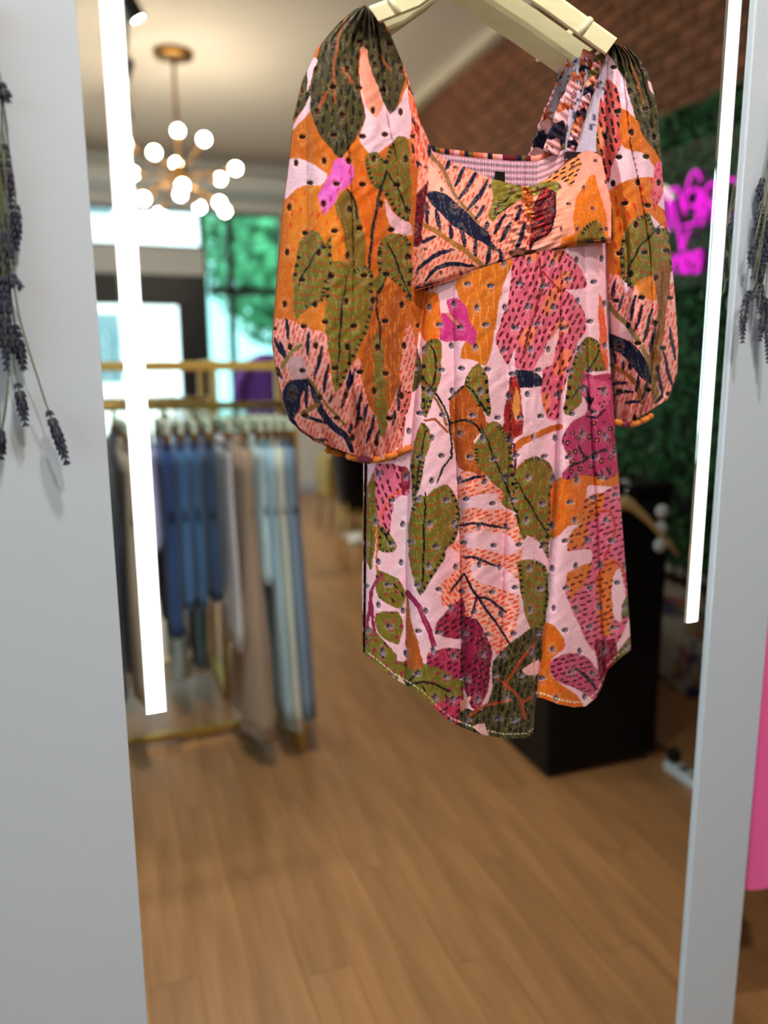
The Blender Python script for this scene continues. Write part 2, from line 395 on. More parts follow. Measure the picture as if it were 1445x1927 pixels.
        if edge:
            e = np.vstack([P, P[:1]]); idx, d, T = s.dist(e, 9); n = len(P)
            per = np.hypot(*np.diff(e, axis=0).T).sum()
            k = (d < 7.5) & (np.mod(T * per, 10.0) < 4.0) & m[idx] & (np.sin(T * 9 + seed) > -.35)
            s.c[idx[k]] = lin(BK)
        s.line(rib, 4.2, ribcol or BK, .5, smooth=len(rib) > 2)
        return m
    def holes(s, sx, sy, x0, y0, hole, rim, w=8.6, h=13):
        """broderie eyelets on a staggered grid: alternate upright and lying ovals, each in a stitched loop"""
        q = (s.Y0 - y0 + 4 * np.sin(s.X0 * .012)) / sy; j = np.floor(q)
        p = (s.X0 - x0 + 5 * np.sin(s.Y0 * .013)) / sx + .5 * np.mod(j, 2); i = np.floor(p)
        u = (p - i - .5 - .34 * (hsh(i, j) - .5)) * sx; v = (q - j - .5 - .30 * (hsh(i, j, 2) - .5)) * sy
        up = np.mod(j, 2) == 0; a = np.where(up, w, h) * .5; b = np.where(up, h, w) * .5
        d = (u / a) ** 2 + (v / b) ** 2
        # stitched loops
        an = np.arctan2(v, u); r = np.hypot(u / 1.0, v / 1.5); k = (r > 6.5) & (r < 9.5 + 3.5 * hsh(np.floor(an * 3.5), i, j)) & (np.mod(an * 3.5, 1) < .33)
        s.c[k] = s.c[k] * .80 + .20 * lin((250, 236, 214))
        r2 = (np.abs(np.abs(u) - sx * .42 + 4.5 * np.sin(s.Y0 * .075 + i)) < .8) & (np.mod(s.Y0, 9) < 6)
        s.c[r2] = s.c[r2] * .84 + .16 * lin((250, 236, 214))
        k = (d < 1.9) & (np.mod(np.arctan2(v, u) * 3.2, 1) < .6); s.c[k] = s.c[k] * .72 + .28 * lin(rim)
        k = d < 1; s.c[k] = lin(hole); kk = k & (u + v * .6 < -1.2); s.c[kk] = lin(np.array(hole) * .55)  # eyelet interior is painted; its upper-left side painted darker as shade
        return np.clip(1.5 - d, 0, 1)

PK = (240, 190, 204); LP = (238, 200, 214); PE = (242, 172, 156); OR = (212, 122, 36); ORD = (186, 96, 30); OL = (134, 122, 50); OLD = (92, 80, 42)
NV = (32, 30, 68); MG = (176, 58, 108); HP = (224, 112, 196); CO_ = (226, 104, 70); MR = (128, 24, 48); BK = (26, 30, 32); RB = (172, 88, 40); RP = (226, 116, 142); DK = (86, 34, 36)
Z1 = lambda *p: [(500 + x / 2.89, y / 2.89) for x, y in p]
Z2 = lambda *p: [(945 + x / 2.89, y / 2.89) for x, y in p]
Z3 = lambda *p: [(500 + x / 2.89, 450 + y / 2.89) for x, y in p]
Z4 = lambda *p: [(900 + x / 2.89, 450 + y / 2.89) for x, y in p]
Z5 = lambda *p: [(600 + x / 2.223, 900 + y / 2.223) for x, y in p]
ZB = lambda *p: [(780 + x / 4.379, 230 + y / 4.379) for x, y in p]

def hatch(P, m, seed=0): # coral ticks on the peach palm fronds
    P.dash(m, 18, 7.5, 17, 3.4, 13, (222, 96, 70), .3, .92, seed, .2)

def paint_sleeve_left(X, Y):
    P = Paint(X, Y, OR)
    a = [P.fill(Z1((555,20),(450,55),(330,190),(270,330),(235,520),(245,620),(300,740),(400,860),(440,830),(530,680),(540,600),(510,480),(510,270),(560,230),(600,100)), OLD),
         P.fill(Z1((250,310),(190,400),(150,500),(140,660),(200,600),(240,520),(240,430)), OLD),
         P.fill(Z1((540,230),(580,60),(680,190),(760,300),(760,420),(720,560),(690,625),(655,590),(620,500),(575,420),(545,330)), OLD)]
    P.dash(a[0] | a[1] | a[2], 6, 13, 25, 6.0, 17, (30, 30, 26), .3, .95, 1, .15)
    P.line(Z1((440,80),(390,230),(370,400),(380,560)), 4, RB, .3); P.line(Z1((420,370),(470,450)), 5, RB); P.line(Z1((330,500),(280,620)), 6, RB)
    P.line(Z1((620,300),(680,380)), 4, RB)
    m = P.fill(Z1((515,260),(550,265),(550,330),(600,450),(640,560),(680,620),(740,540),(780,440),(800,650),(780,760),(740,740),(650,800),(620,830),(560,830),(510,760),(540,650),(535,560),(515,480)), LP)
    P.fill(Z1((515,260),(552,265),(556,330),(600,450),(640,560),(600,640),(560,600),(520,480)), (236,160,140))
    P.fill(Z1((245,520),(200,600),(140,700),(130,720),(200,660),(238,600)), LP)
    P.fill(Z1((190,860),(330,940),(300,1005),(165,1030),(110,1080),(90,1060),(110,880)), LP)
    P.fill(Z1((230,330),(280,320),(250,420),(225,500)), LP)
    m = P.fill(Z1((165,1030),(300,1010),(300,1150),(370,1110),(430,1400),(150,1500),(120,1200)), (222,138,44)); P.dash(m, 12, 17, 27, 5, 13, (226,96,40), .4, .7, 4)
    m = P.fill(Z1((470,920),(560,830),(560,990),(650,1080),(600,1445),(560,1445),(490,1100)), (216,116,26)); P.dash(m, 10, 20, 30, 4, 12, (230,90,30), .4, .5, 5)
    P.fill(Z1((375,1110),(440,1030),(490,1100),(540,1300),(540,1470),(460,1470),(420,1250)), (138,110,44))
    P.line(Z1((445,1030),(480,1090),(500,1190)), 4, BK)
    m = P.fill(Z1((375,870),(440,860),(478,920),(470,990),(400,1050),(370,1100),(310,1170),(288,1060),(330,980),(360,920)), HP); P.dash(m, 30, 16, 22, 4, 12, (206,52,110), .4, .8, 6)
    P.fill(Z1((640,1080),(700,1160),(790,1220),(790,1280),(690,1260)), PK)
    P.leaf(Z1((545,840),(600,825),(650,870),(680,780),(720,738),(775,770),(790,1000),(780,1210),(700,1150),(640,1050),(570,1000),(545,900)), Z1((655,925),(720,1030),(778,1190)), seed=1)
    P.line(Z1((655,930),(610,1100),(575,1300),(562,1470)), 6, BK, .2)
    P.leaf(Z1((610,1520),(612,1340),(660,1280),(720,1270),(790,1330),(790,1640),(700,1540),(650,1480)), Z1((660,1310),(700,1400),(780,1600)), seed=2)
    P.leaf(Z1((150,1500),(180,1330),(240,1250),(300,1270),(315,1330),(350,1290),(365,1440),(330,1560),(310,1640),(230,1680),(160,1740),(150,1600)), Z1((310,1320),(200,1500),(175,1560)), seed=3)
    # lower sleeve
    low = P.fill(Z3((130,440),(240,490),(330,510),(345,650),(375,830),(400,800),(500,640),(530,760),(560,900),(620,980),(700,860),(740,600),(770,450),(800,500),(860,800),(870,1090),(650,1230),(430,1200),(200,1120),(110,980),(60,800),(10,600),(30,440)), (240,172,164))
    P.fill(Z3((165,440),(230,380),(310,340),(325,500),(250,480)), (216,130,44))
    hatch(P, low, 3)
    P.fill(Z3((120,650),(200,640),(225,750),(150,765)), (214,168,172))
    brn = P.fill(Z3((600,300),(700,230),(775,350),(745,500),(725,800),(640,970),(560,900),(515,700),(560,500),(590,390)), (190,104,30))
    P.dash(brn, 0, 9, 40, 2.5, 30, (214,140,60), .4, .7, 8)
    ss = P.fill(Z3((590,530),(632,530),(645,700),(665,1000),(630,1080),(590,900)), (140,130,62)); P.dash(ss, 90, 9, 12, 3, 9, RB, .2, .8, 9)
    P.leaf(Z3((340,170),(370,115),(440,130),(470,170),(540,140),(582,190),(584,380),(545,520),(480,650),(405,815),(370,822),(350,650),(322,480),(325,300)), Z3((440,200),(412,400),(402,560),(385,800)), gap=20, seed=4)
    P.line(Z3((610,270),(600,360),(620,470),(622,610)), 4.5, BK, .4)
    P.line(Z3((660,200),(615,290)), 5, BK)
    P.fill(Z3((660,200),(600,290),(585,230),(640,170)), (128,118,44))
    NVP = Z3((130,766),(244,760),(228,806),(196,850),(184,920),(142,990),(106,940),(88,830)); P.fill(NVP, NV)
    for st in ([(110,440),(125,540)],[(45,540),(100,640)],[(235,510),(225,630)],[(310,580),(265,760)],[(340,680),(315,830)],[(490,700),(410,920)],[(520,830),(490,1030)],[(555,900),(530,990)],[(590,960),(550,1110)],[(730,800),(722,930)],[(700,930),(695,1010)],[(222,790),(222,920)],[(205,965),(330,1000)],[(130,960),(185,1035)],[(230,1100),(335,1090)],[(80,560),(105,630)],[(360,850),(350,890)],[(470,1010),(455,1060)],[(620,1040),(600,1110)],[(60,700),(90,760)],[(460,720),(440,800)]):
        P.line(Z3(*st), 7.5, NV, .5)
    P.line(Z3((235,765),(270,860),(335,985),(430,1070),(470,1150)), 13, NV, .5)
    P.line(Z3((235,760),(330,900),(430,1010)), 5, (150,120,60)); P.line(Z3((90,700),(130,620),(190,580)), 8, (150,130,80)); P.line(Z3((200,950),(280,900)), 9, (160,110,50))
    P.fill(Z3((745,830),(800,860),(860,840),(860,1080),(760,1090),(730,960)), (226,130,120)); P.dash(P.inside(Z3((745,830),(860,840),(860,1080),(740,1090))), 20, 9, 13, 4, 8, DK, .3, .9, 11)
    m = P.fill(Z1((735,215),(790,420),(830,560),(885,770),(900,900),(800,900),(790,640),(770,480),(745,330)), (236,136,104)); P.dash(m, 16, 9, 18, 4, 14, (214,80,50), .3, .8, 31); P.dash(m, -25, 22, 30, 6, 20, NV, .4, .5, 33)
    return P
def paint_sleeve_right(X, Y):
    P = Paint(X, Y, LP)
    m = P.fill(Z2((560,180),(680,230),(780,340),(850,520),(880,690),(880,900),(820,830),(750,720),(700,560),(660,420),(600,330),(550,260)), OLD)
    P.dash(m, -22, 12, 22, 5.5, 15, (30,30,26), .3, .95, 1, .15); P.line(Z2((640,240),(720,400),(780,600)), 4, (150,90,40))
    P.fill(Z2((790,440),(830,460),(840,530),(800,490)), LP)
    m = P.fill(Z2((580,430),(640,520),(652,760),(600,900),(575,995),(515,940),(470,800),(465,700),(500,600),(520,480)), (212,100,96))
    P.fill(Z2((480,660),(540,680),(545,800),(520,940),(475,800)), (238,156,100))
    P.dash(m, -14, 11, 19, 5, 14, (44,26,30), .3, .95, 2, .15)
    P.fill(Z2((648,590),(740,660),(765,740),(860,870),(840,915),(760,830),(648,790)), OR)
    lo = P.fill(Z2((575,1045),(650,990),(820,962),(835,1100),(900,1160),(900,1250),(800,1170),(700,1220),(650,1300),(640,1600),(500,1600),(505,1180)), (216,126,38)); P.dash(lo, -8, 17, 26, 5.5, 15, (214,74,30), .35, .75, 3)
    P.fill(Z2((830,895),(880,880),(890,1010),(845,1115),(818,1080)), RP); P.dash(P.inside(Z2((830,895),(880,880),(890,1010),(845,1115),(818,1080))), 20, 9, 12, 4, 7, (196,40,90), .3, .8, 4)
    P.leaf(Z2((650,1300),(700,1210),(790,1160),(835,1235),(910,1250),(930,1460),(900,1490),(800,1560),(740,1620),(690,1560),(640,1480)), Z2((870,1215),(760,1330),(690,1445),(680,1560)), gap=19, seed=5)
    P.fill(Z4((860,240),(950,200),(970,330),(880,315)), (222,140,50))
    low = P.fill(Z4((660,195),(780,205),(795,300),(855,250),(880,312),(965,335),(1060,240),(1100,500),(1100,820),(1040,920),(880,1010),(730,1010),(690,600),(670,340)), (238,174,168)); hatch(P, low & ~P.inside(Z4((690,350),(780,420),(850,500),(800,540),(690,520))), 7)
    P.fill(Z4((690,350),(770,430),(840,500),(860,560),(790,540),(690,520)), (240,196,200))
    P.fill(Z4((960,170),(1050,150),(1010,500),(985,700),(950,900),(925,660),(975,400)), (150,96,40)); P.line(Z4((1000,180),(990,420),(950,650)), 4, (110,70,36))
    P.fill(Z4((685,515),(780,533),(860,588),(920,678),(945,785),(890,760),(830,680),(770,620),(705,585)), NV)
    P.line(Z4((680,330),(760,420),(830,490),(890,590),(940,700),(975,870)), 9, (156,130,84))
    P.line(Z4((720,690),(800,730),(860,790),(890,890)), 9, (176,112,50))
    for st in ([(690,220),(695,290)],[(745,225),(725,330)],[(782,310),(765,390)],[(855,310),(825,440)],[(895,360),(870,440),(850,500)],[(945,380),(900,560)],[(960,480),(935,610)],[(1040,480),(1070,660)],[(1005,610),(1055,810)],[(978,700),(1000,860)],[(735,850),(780,828),(845,830)],[(730,790),(800,780)],[(800,890),(880,885)],[(870,740),(860,830)],[(790,660),(790,710)],[(735,600),(745,680)],[(920,770),(895,870)],[(1000,850),(960,890)]):
        P.line(Z4(*st), 7, NV, .5)
    return P
def paint_bodice(X, Y):
    P = Paint(X, Y, (240,168,152))
    hm = P.inside(ZB((0,-200),(110,60),(640,440),(620,640),(900,560),(970,800),(960,1060),(800,1100),(560,1260),(0,1500),(-80,700))); P.dash(hm, 22, 7.5, 20, 3.2, 12, (222, 92, 58), .3, .9, 2, .2)
    P.fill(ZB((130,340),(280,560),(240,590),(110,560)), (240,182,168))
    P.line(ZB((110,230),(250,420),(330,590),(420,710),(520,830)), 7.5, (164,120,84))
    P.fill(ZB((110,568),(240,586),(330,655),(440,750),(520,840),(600,890),(645,990),(700,1060),(640,1045),(560,985),(480,960),(400,900),(300,840),(190,720),(120,655)), NV)
    for st in ([(425,345),(375,440),(335,525)],[(520,385),(440,530),(372,625)],[(605,475),(540,600),(435,715)],[(575,695),(510,800)],[(300,305),(255,385)],[(600,820),(580,890)],[(745,760),(655,915)],[(795,830),(705,985)],[(870,715),(835,815)],[(910,825),(870,960),(818,1095)],[(180,715),(205,895)],[(95,660),(108,825)],[(295,850),(300,955)],[(400,900),(408,1025)],[(500,960),(505,1105)],[(620,1030),(590,1185)],[(700,1050),(718,1110),(680,1175)],[(45,990),(170,945)],[(25,1215),(160,1100),(325,1050)],[(90,1305),(180,1200),(330,1168),(480,1182)],[(120,180),(122,270)],[(0,330),(50,350)],[(0,0),(40,100)]):
        P.line(ZB(*st), 8.5, NV, .45)
    P.line(ZB((60,830),(250,950),(420,1060),(520,1150),(600,1230)), 9, (172,116,52))
    P.fill(ZB((115,480),(20,590),(-20,700),(-20,1010),(50,1005),(72,820),(100,620)), MR); P.dash(P.inside(ZB((115,480),(20,590),(-20,700),(-20,1010),(50,1005),(72,820))), 10, 8, 12, 5, 7, (60,14,40), .3, .8, 9)
    P.fill(ZB((780,1060),(900,1040),(1010,1060),(900,1130),(800,1110)), (130,70,50))
    ol = P.fill(ZB((640,430),(720,480),(820,505),(900,530),(960,500),(1060,470),(1180,490),(1215,590),(1050,600),(900,625),(800,690),(720,740),(650,812),(608,780),(640,640)), (140,124,44))
    for st in ([(700,690),(760,640),(800,600)],[(650,790),(700,740),(790,690)],[(700,640),(660,760)]): P.line(ZB(*st), 3.5, BK, .4)
    P.dash(ol, 80, 9, 26, 1.6, 18, (176,160,80), .3, .8, 3)
    rd = P.fill(ZB((1060,540),(1165,575),(1155,800),(1125,900),(1020,960),(950,1060),(955,900),(950,760),(1000,640)), MR)
    P.dash(rd, 62, 9, 26, 4, 24, (190,62,44), .3, .6, 5); P.dash(rd, 40, 12, 30, 4, 26, (52,20,60), .3, .55, 6)
    P.line(ZB((1165,590),(1150,800),(1110,900),(1000,980)), 4, (50,18,50))
    cb = P.fill(ZB((1030,485),(1150,395),(1330,270),(1375,345),(1335,440),(1295,545),(1210,480),(1100,490)), (242,150,96)); P.dash(cb, 60, 8, 16, 3.2, 13, (44,24,28), .3, .95, 7, .2)
    P.fill(ZB((1180,560),(1300,560),(1400,420),(1445,480),(1330,640),(1310,800),(1310,910),(1190,970),(1090,960),(1150,860)), (244,168,146))
    P.fill(ZB((1480,430),(1390,530),(1325,640),(1310,800),(1312,920),(1205,965),(1195,1180),(1300,1260),(1480,1260),(1600,900)), (222,128,30))
    P.leaf(ZB((1500,800),(1400,850),(1340,960),(1330,1060),(1305,1200),(1380,1260),(1560,1260),(1560,900)), ZB((1500,1050),(1400,1210)), seed=8)
    P.fill(ZB((890,530),(960,560),(975,640),(965,830),(930,760),(895,660)), (196,104,40)); P.dash(P.inside(ZB((890,530),(1000,540),(975,830),(895,700))), 85, 8, 10, 3, 6, (240,190,120), .4, .7, 10)
    # strap edge on the left
    P.dash(P.inside(ZB((-60,-500),(100,60),(130,330),(60,330),(-60,0))), 10, 8, 20, 4, 15, (222,92,58), .3, .8, 12)
    return P
def paint_skirt(X, Y):
    P = Paint(X, Y, (241, 196, 209))
    P.fill(Z3((800,180),(930,210),(920,300),(820,320),(800,300)), (240,178,168)); P.dash(P.inside(Z3((800,180),(930,210),(920,300),(820,320))), 10, 9, 17, 4, 14, DK, .3, .9, 1)
    m = P.fill(Z3((1045,210),(1345,100),(1310,200),(1270,340),(1235,560),(1200,690),(1130,660),(1060,645),(1085,560),(1140,580),(1090,380),(1050,320)), (212,124,34)); P.dash(m, 0, 14, 50, 3, 36, (226,150,70), .4, .7, 2)
    P.fill(Z3((985,330),(1040,318),(1095,380),(1112,450),(1145,510),(1138,582),(1070,552),(948,552),(945,408),(1000,410)), (206,66,140)); P.line(Z3((990,410),(1055,475)), 6, (206,150,110))
    m = P.fill(Z3((815,315),(935,295),(952,430),(942,545),(870,555),(825,480)), (220,128,32)); P.dash(m, 14, 14, 20, 4, 12, (228,98,30), .35, .7, 3)
    m = P.fill(Z3((1000,880),(1090,795),(1190,955),(1205,1000),(1255,1000),(1130,1100),(1205,1290),(1050,1240),(1005,1010)), (180,94,32)); P.dash(m, 4, 16, 40, 3, 28, (206,128,50), .4, .7, 4)
    P.leaf(Z3((850,610),(895,545),(952,558),(955,720),(930,830),(870,970),(845,900)), Z3((900,580),(930,700),(860,930)), edge=True, seed=1)
    P.fill(Z3((790,520),(830,600),(852,760),(800,835),(755,750)), (88,84,34)); P.line(Z3((800,620),(815,640)), 8, MG)
    P.leaf(Z3((840,1000),(890,1030),(900,1090),(870,1180),(850,1300),(800,1440),(790,1200)), Z3((870,1040),(840,1200),(810,1400)), seed=2)
    P.line(Z3((850,755),(940,860),(1000,1000),(1012,1190)), 4.5, BK, .2); P.line(Z3((855,775),(930,880),(985,1010)), 5, (150,100,50))
    P.line(Z3((1000,870),(1050,815),(1095,790)), 4, BK); P.line(Z3((860,985),(920,980),(990,1050)), 4.5, RB); P.line(Z3((1012,1180),(960,1250),(935,1320)), 4, BK)
    P.leaf(Z3((1080,780),(1120,700),(1165,678),(1205,750),(1222,900),(1215,965),(1150,900),(1100,830)), Z3((1090,790),(1150,860),(1210,950)), seed=3)
    # rose feather field
    m = P.fill(Z4((190,110),(330,40),(470,60),(570,180),(585,260),(480,280),(440,300),(455,480),(445,700),(440,965),(370,975),(340,830),(345,720),(200,705),(205,590),(155,685),(95,560),(130,420),(170,300)), RP)
    m |= P.fill(Z4((445,290),(550,345),(582,430),(585,505),(540,560),(500,700),(465,820),(430,820)), RP)
    P.dash(m, 30, 40, 70, 24, 50, (238,140,110), .5, .4, 21)
    P.dash(m, 24, 10.5, 17, 4.6, 12, (112,34,40), .3, .93, 5, .25)
    P.line(Z4((330,110),(350,260),(300,420),(240,640)), 4, (150,50,50)); P.line(Z4((350,180),(450,280)), 4, (180,70,50))
    P.fill(Z4((380,560),(440,480),(400,680),(300,720),(340,640)), (244,190,200))
    P.fill(Z4((198,712),(300,712),(347,760),(342,802),(198,810)), NV, False)
    P.fill(Z4((180,730),(215,760),(242,940),(242,1060),(200,1085),(175,1145),(138,1080),(138,960),(160,850)), (168,46,40)); P.dash(P.inside(Z4((180,730),(242,940),(242,1060),(175,1145),(138,1000))), 0, 7, 30, 2, 22, (90,16,40), .3, .8, 22)
    P.fill(Z4((205,800),(232,900),(205,995),(185,900)), (220,150,80))
    P.line(Z4((440,1020),(330,1060),(240,1100),(190,1150)), 12, (204,112,44)); P.line(Z4((195,1120),(205,1300)), 5, (110,24,60))
    # big leaves down the middle
    P.leaf(Z3((1130,1130),(1185,1040),(1240,985),(1290,1020),(1330,1100),(1350,1250),(1372,1460),(1440,1560),(1390,1640),(1300,1470),(1220,1310),(1145,1220)), Z3((1170,1010),(1240,1180),(1330,1400),(1390,1580)), gap=18, seed=4)
    P.line(Z3((1010,1000),(1080,980),(1140,1010),(1180,1060)), 4.5, BK)
    P.leaf(Z4((205,1260),(255,1200),(320,1183),(385,1210),(412,1280),(415,1560),(380,1640),(290,1600),(235,1460)), Z4((225,1290),(290,1440),(370,1600)), gap=18, seed=5)
    # leopard sitting on an orange patch
    m = P.fill(Z4((415,1310),(560,1280),(700,1200),(760,1230),(765,1345),(600,1340),(580,1445),(600,1520),(520,1560),(410,1545)), (210,124,36)); P.dash(m, 10, 15, 24, 5, 13, (232,112,50), .35, .6, 6)
    P.leaf(Z4((560,560),(600,528),(650,550),(692,640),(694,712),(600,722),(572,765),(562,885),(490,958),(465,930),(490,750),(520,640)), Z4((660,600),(600,720),(510,870)), seed=6)
    P.fill(Z4((655,290),(692,420),(705,720),(670,640),(655,480)), (228,110,70))
    body = P.fill(Z4((568,740),(590,715),(620,740),(700,728),(735,750),(740,900),(755,1000),(765,1250),(700,1312),(640,1290),(560,1285),(470,1322),(458,1270),(500,1230),(470,1150),(455,1080),(500,1000),(580,952),(588,880),(552,830)), (188,66,114))
    P.dash(body & (Y > 450 + 990 / 2.89), 15, 17, 22, 9, 9, (58,22,62), .4, .9, 7); P.dash(body & (Y > 450 + 990 / 2.89), 15, 17, 22, 3.5, 3.5, (214,130,60), .4, .9, 7)
    P.dash(body & (Y < 450 + 840 / 2.89), 10, 14, 14, 5, 5, (58,22,62), .4, .7, 8)
    P.fill(Z4((575,770),(650,760),(715,790),(715,880),(670,940),(600,945),(585,880),(568,830)), (214,98,138)); P.dash(P.inside(Z4((640,840),(715,830),(710,900),(660,930))), 20, 9, 9, 4, 5, (58,22,62), .3, .8, 28)
    for st in ([(570,800),(590,810),(602,860)],[(650,815),(690,808)],[(600,900),(598,925),(625,935)],[(590,962),(640,970),(690,930)],[(545,1130),(580,1180)],[(500,1240),(580,1200),(640,1160),(690,1150)],[(490,1290),(480,1320)],[(530,1280),(520,1310)],[(640,1270),(650,1300)],[(670,1260),(690,1300)],[(700,1250),(720,1280)]): P.line(Z4(*st), 4.4, (40,18,48))
    P.fill(Z4((582,852),(634,864),(616,898),(598,896)), (40,18,48))
    # lower left
    P.leaf(Z5((190,60),(236,-30),(244,120),(240,220),(222,385),(200,340),(185,200)), Z5((232,-20),(215,380)), gap=15, edge=False, ribcol=(120,100,40), seed=7)
    m = P.fill(Z5((238,-60),(375,-40),(375,70),(312,130),(292,235),(250,205),(238,100)), (222,120,150)); P.dash(m, -22, 11, 17, 4.5, 12, (110,28,52), .3, .9, 9); P.line(Z5((375,40),(290,80),(250,200)), 3.5, (230,100,60))
    P.fill(Z5((340,-40),(375,-40),(375,40),(350,60)), (150,40,70))
    P.leaf(Z5((245,185),(325,270),(312,308),(248,302)), Z5((250,200),(310,290)), arcs=False, seed=8)
    P.line(Z5((243,180),(243,400)), 4, (214,120,60))
    P.fill(Z5((310,100),(375,80),(372,330),(330,440),(300,400),(340,300)), (232,200,212))
    P.leaf(Z5((385,130),(420,70),(450,75),(480,45),(540,28),(585,100),(585,220),(535,320),(480,410),(425,492),(388,400),(372,260)), Z5((447,60),(440,200),(435,400),(424,488)), gap=21, seed=9)
    m = P.fill(Z5((602,265),(545,290),(508,440),(520,535),(602,522)), (242,168,150)); P.dash(m, -35, 8, 17, 4, 12, (230,92,52), .3, .9, 10); P.fill(Z5((540,290),(602,325),(555,400),(510,440),(480,470),(520,360)), (243,190,204))
    m = P.fill(Z5((590,-30),(690,-5),(775,60),(742,110),(590,95)), (243,172,160)); P.dash(m, 70, 8, 15, 4, 11, (230,92,52), .3, .9, 11)
    P.line(Z5((580,20),(640,0),(690,-8)), 6, NV, .5); P.line(Z5((590,120),(640,100),(690,60)), 7, (196,104,40))
    P.fill(Z5((590,90),(740,60),(750,110),(830,150),(600,135)), (241,196,209))
    m = P.fill(Z5((590,190),(590,130),(720,128),(805,140),(842,220),(852,320),(838,400),(838,560),(805,690),(742,742),(700,640),(640,580),(600,570)), (243,178,166)); P.dash(m, 65, 8, 16, 4, 12, (230,88,48), .3, .92, 12)
    P.fill(Z5((610,232),(700,222),(785,232),(840,300),(790,320),(700,300),(620,290)), (242,194,206)); P.fill(Z5((640,362),(760,372),(838,430),(838,490),(740,455),(650,425)), (242,194,206))
    for st in ([(592,196),(680,190),(797,213)],[(604,330),(660,335),(757,373)],[(604,398),(660,492),(730,590),(797,695)],[(660,500),(720,510),(783,562)],[(656,500),(638,585)],[(602,402),(550,478)]): P.line(Z5(*st), 5.5, NV, .4)
    P.leaf(Z5((815,0),(860,-40),(975,-40),(978,120),(962,250),(962,345),(920,262),(850,222),(825,100)), Z5((825,10),(900,140),(962,245)), gap=18, seed=10)
    P.leaf(Z5((832,352),(880,338),(950,370),(962,470),(946,600),(900,668),(860,560),(840,450)), Z5((950,380),(930,640)), gap=17, ribcol=OL, seed=11)
    m = P.fill(Z5((978,20),(1115,10),(1112,100),(1062,180),(1000,242),(970,245)), (222,126,34)); P.dash(m, 20, 13, 18, 4, 12, (236,100,44), .35, .8, 13)
    m = P.fill(Z5((1110,90),(1180,60),(1290,20),(1320,200),(1330,450),(1325,530),(1280,620),(1250,690),(1150,722),(1100,640),(1040,505),(1032,430),(1130,360),(1142,300),(1040,302),(1046,240),(1105,180)), (220,116,146))
    for q in (Z5((1036,400),(1142,350),(1112,440),(1050,505)), Z5((1162,400),(1245,340),(1225,640),(1180,645)), Z5((1046,240),(1115,180),(1120,280),(1044,300)), Z5((1120,80),(1200,60),(1170,160),(1100,180))): P.fill(q, (218,128,62))
    P.dash(m, 68, 10.5, 15, 4.2, 11, (112,24,48), .3, .93, 14, .3)
    P.fill(Z5((1230,410),(1258,375),(1282,480),(1262,600),(1228,560)), (241,200,214))
    P.line(Z5((1140,150),(1215,140),(1242,220),(1200,320),(1160,430)), 4, (196,66,40)); P.line(Z5((1170,390),(1245,350),(1290,420)), 4, (196,66,40))
    # hem flowers
    mg = P.fill(Z5((488,610),(602,498),(602,665),(500,658)), (180,54,92)) | P.fill(Z5((455,728),(602,715),(602,835),(465,845)), (190,62,104)) | P.fill(Z5((600,590),(655,588),(692,640),(724,720),(704,900),(662,975),(618,920),(600,800)), (156,32,80)) | P.fill(Z5((470,905),(602,895),(595,1045),(500,1010),(452,955)), (196,66,104))
    P.dash(mg, 55, 9.5, 16, 4, 12, (52,16,44), .3, .9, 15)
    ol = [P.fill(Z5(*q), (136,122,48)) for q in ([(240,385),(330,418),(362,480),(342,545),(248,500)],[(238,568),(330,556),(352,620),(332,695),(248,650)],[(180,600),(330,745),(322,860),(180,780)],[(318,765),(450,775),(605,850),(595,905),(450,950),(370,880)])]
    o = ol[0] | ol[1] | ol[2] | ol[3]; P.dash(o, 20, 16, 19, 6, 8, (176,52,88), .4, .7, 16); P.dash(o, -40, 21, 26, 3.5, 13, BK, .4, .5, 17)
    P.line(Z5((200,640),(222,470),(262,400)), 7, (160,46,92)); P.line(Z5((372,480),(430,560),(482,695)), 10, (170,50,100)); P.line(Z5((215,500),(235,660)), 6, (160,46,92))
    P.fill(Z5((368,490),(388,600),(436,778),(366,792)), (188,104,40))
    P.line(Z5((360,870),(440,850),(550,892)), 4.5, BK); P.line(Z5((370,860),(415,805)), 4.5, BK)
    P.fill(Z5((328,700),(366,700),(366,760),(326,760)), (241,200,214))
    m = P.fill(Z5((728,765),(800,690),(880,630),(945,640),(920,900),(915,1110),(800,1110),(700,1090),(585,1040),(596,960),(680,972),(722,900)), (96,84,42)); P.dash(m, 12, 10.5, 18, 5, 13, (34,32,28), .3, .92, 18)
    for st in ([(590,1018),(700,950),(800,930)],[(730,820),(840,920),(862,1005)],[(905,690),(860,740),(800,830),(778,885)],[(850,940),(915,900)]): P.line(Z5(*st), 5, (186,80,44), .3)
    P.fill(Z5((850,800),(920,758),(924,815),(880,826)), (241,190,190)); P.fill(Z5((645,1045),(692,1025),(710,1080)), (241,190,200)); P.fill(Z5((594,930),(636,915),(600,980)), (236,180,160))
    m = P.fill(Z5((940,605),(990,620),(1032,700),(970,765),(982,835),(1095,925),(1095,975),(915,935),(930,750)), (214,122,32)); P.dash(m, 20, 12, 18, 4, 12, (232,96,44), .4, .6, 19)
    m = P.fill(Z5((966,770),(1050,728),(1132,758),(1195,850),(1190,940),(1080,885),(988,842)), (204,96,130)); P.dash(m, 75, 9, 14, 4.2, 11, (84,22,56), .3, .93, 20); P.line(Z5((1075,795),(1120,830),(1165,890)), 6, NV, .5)
    m = P.fill(Z5((1155,680),(1245,688),(1248,790),(1202,890),(1168,800)), (156,40,70)); P.dash(m, 30, 9, 15, 4, 12, (50,16,44), .3, .8, 23)
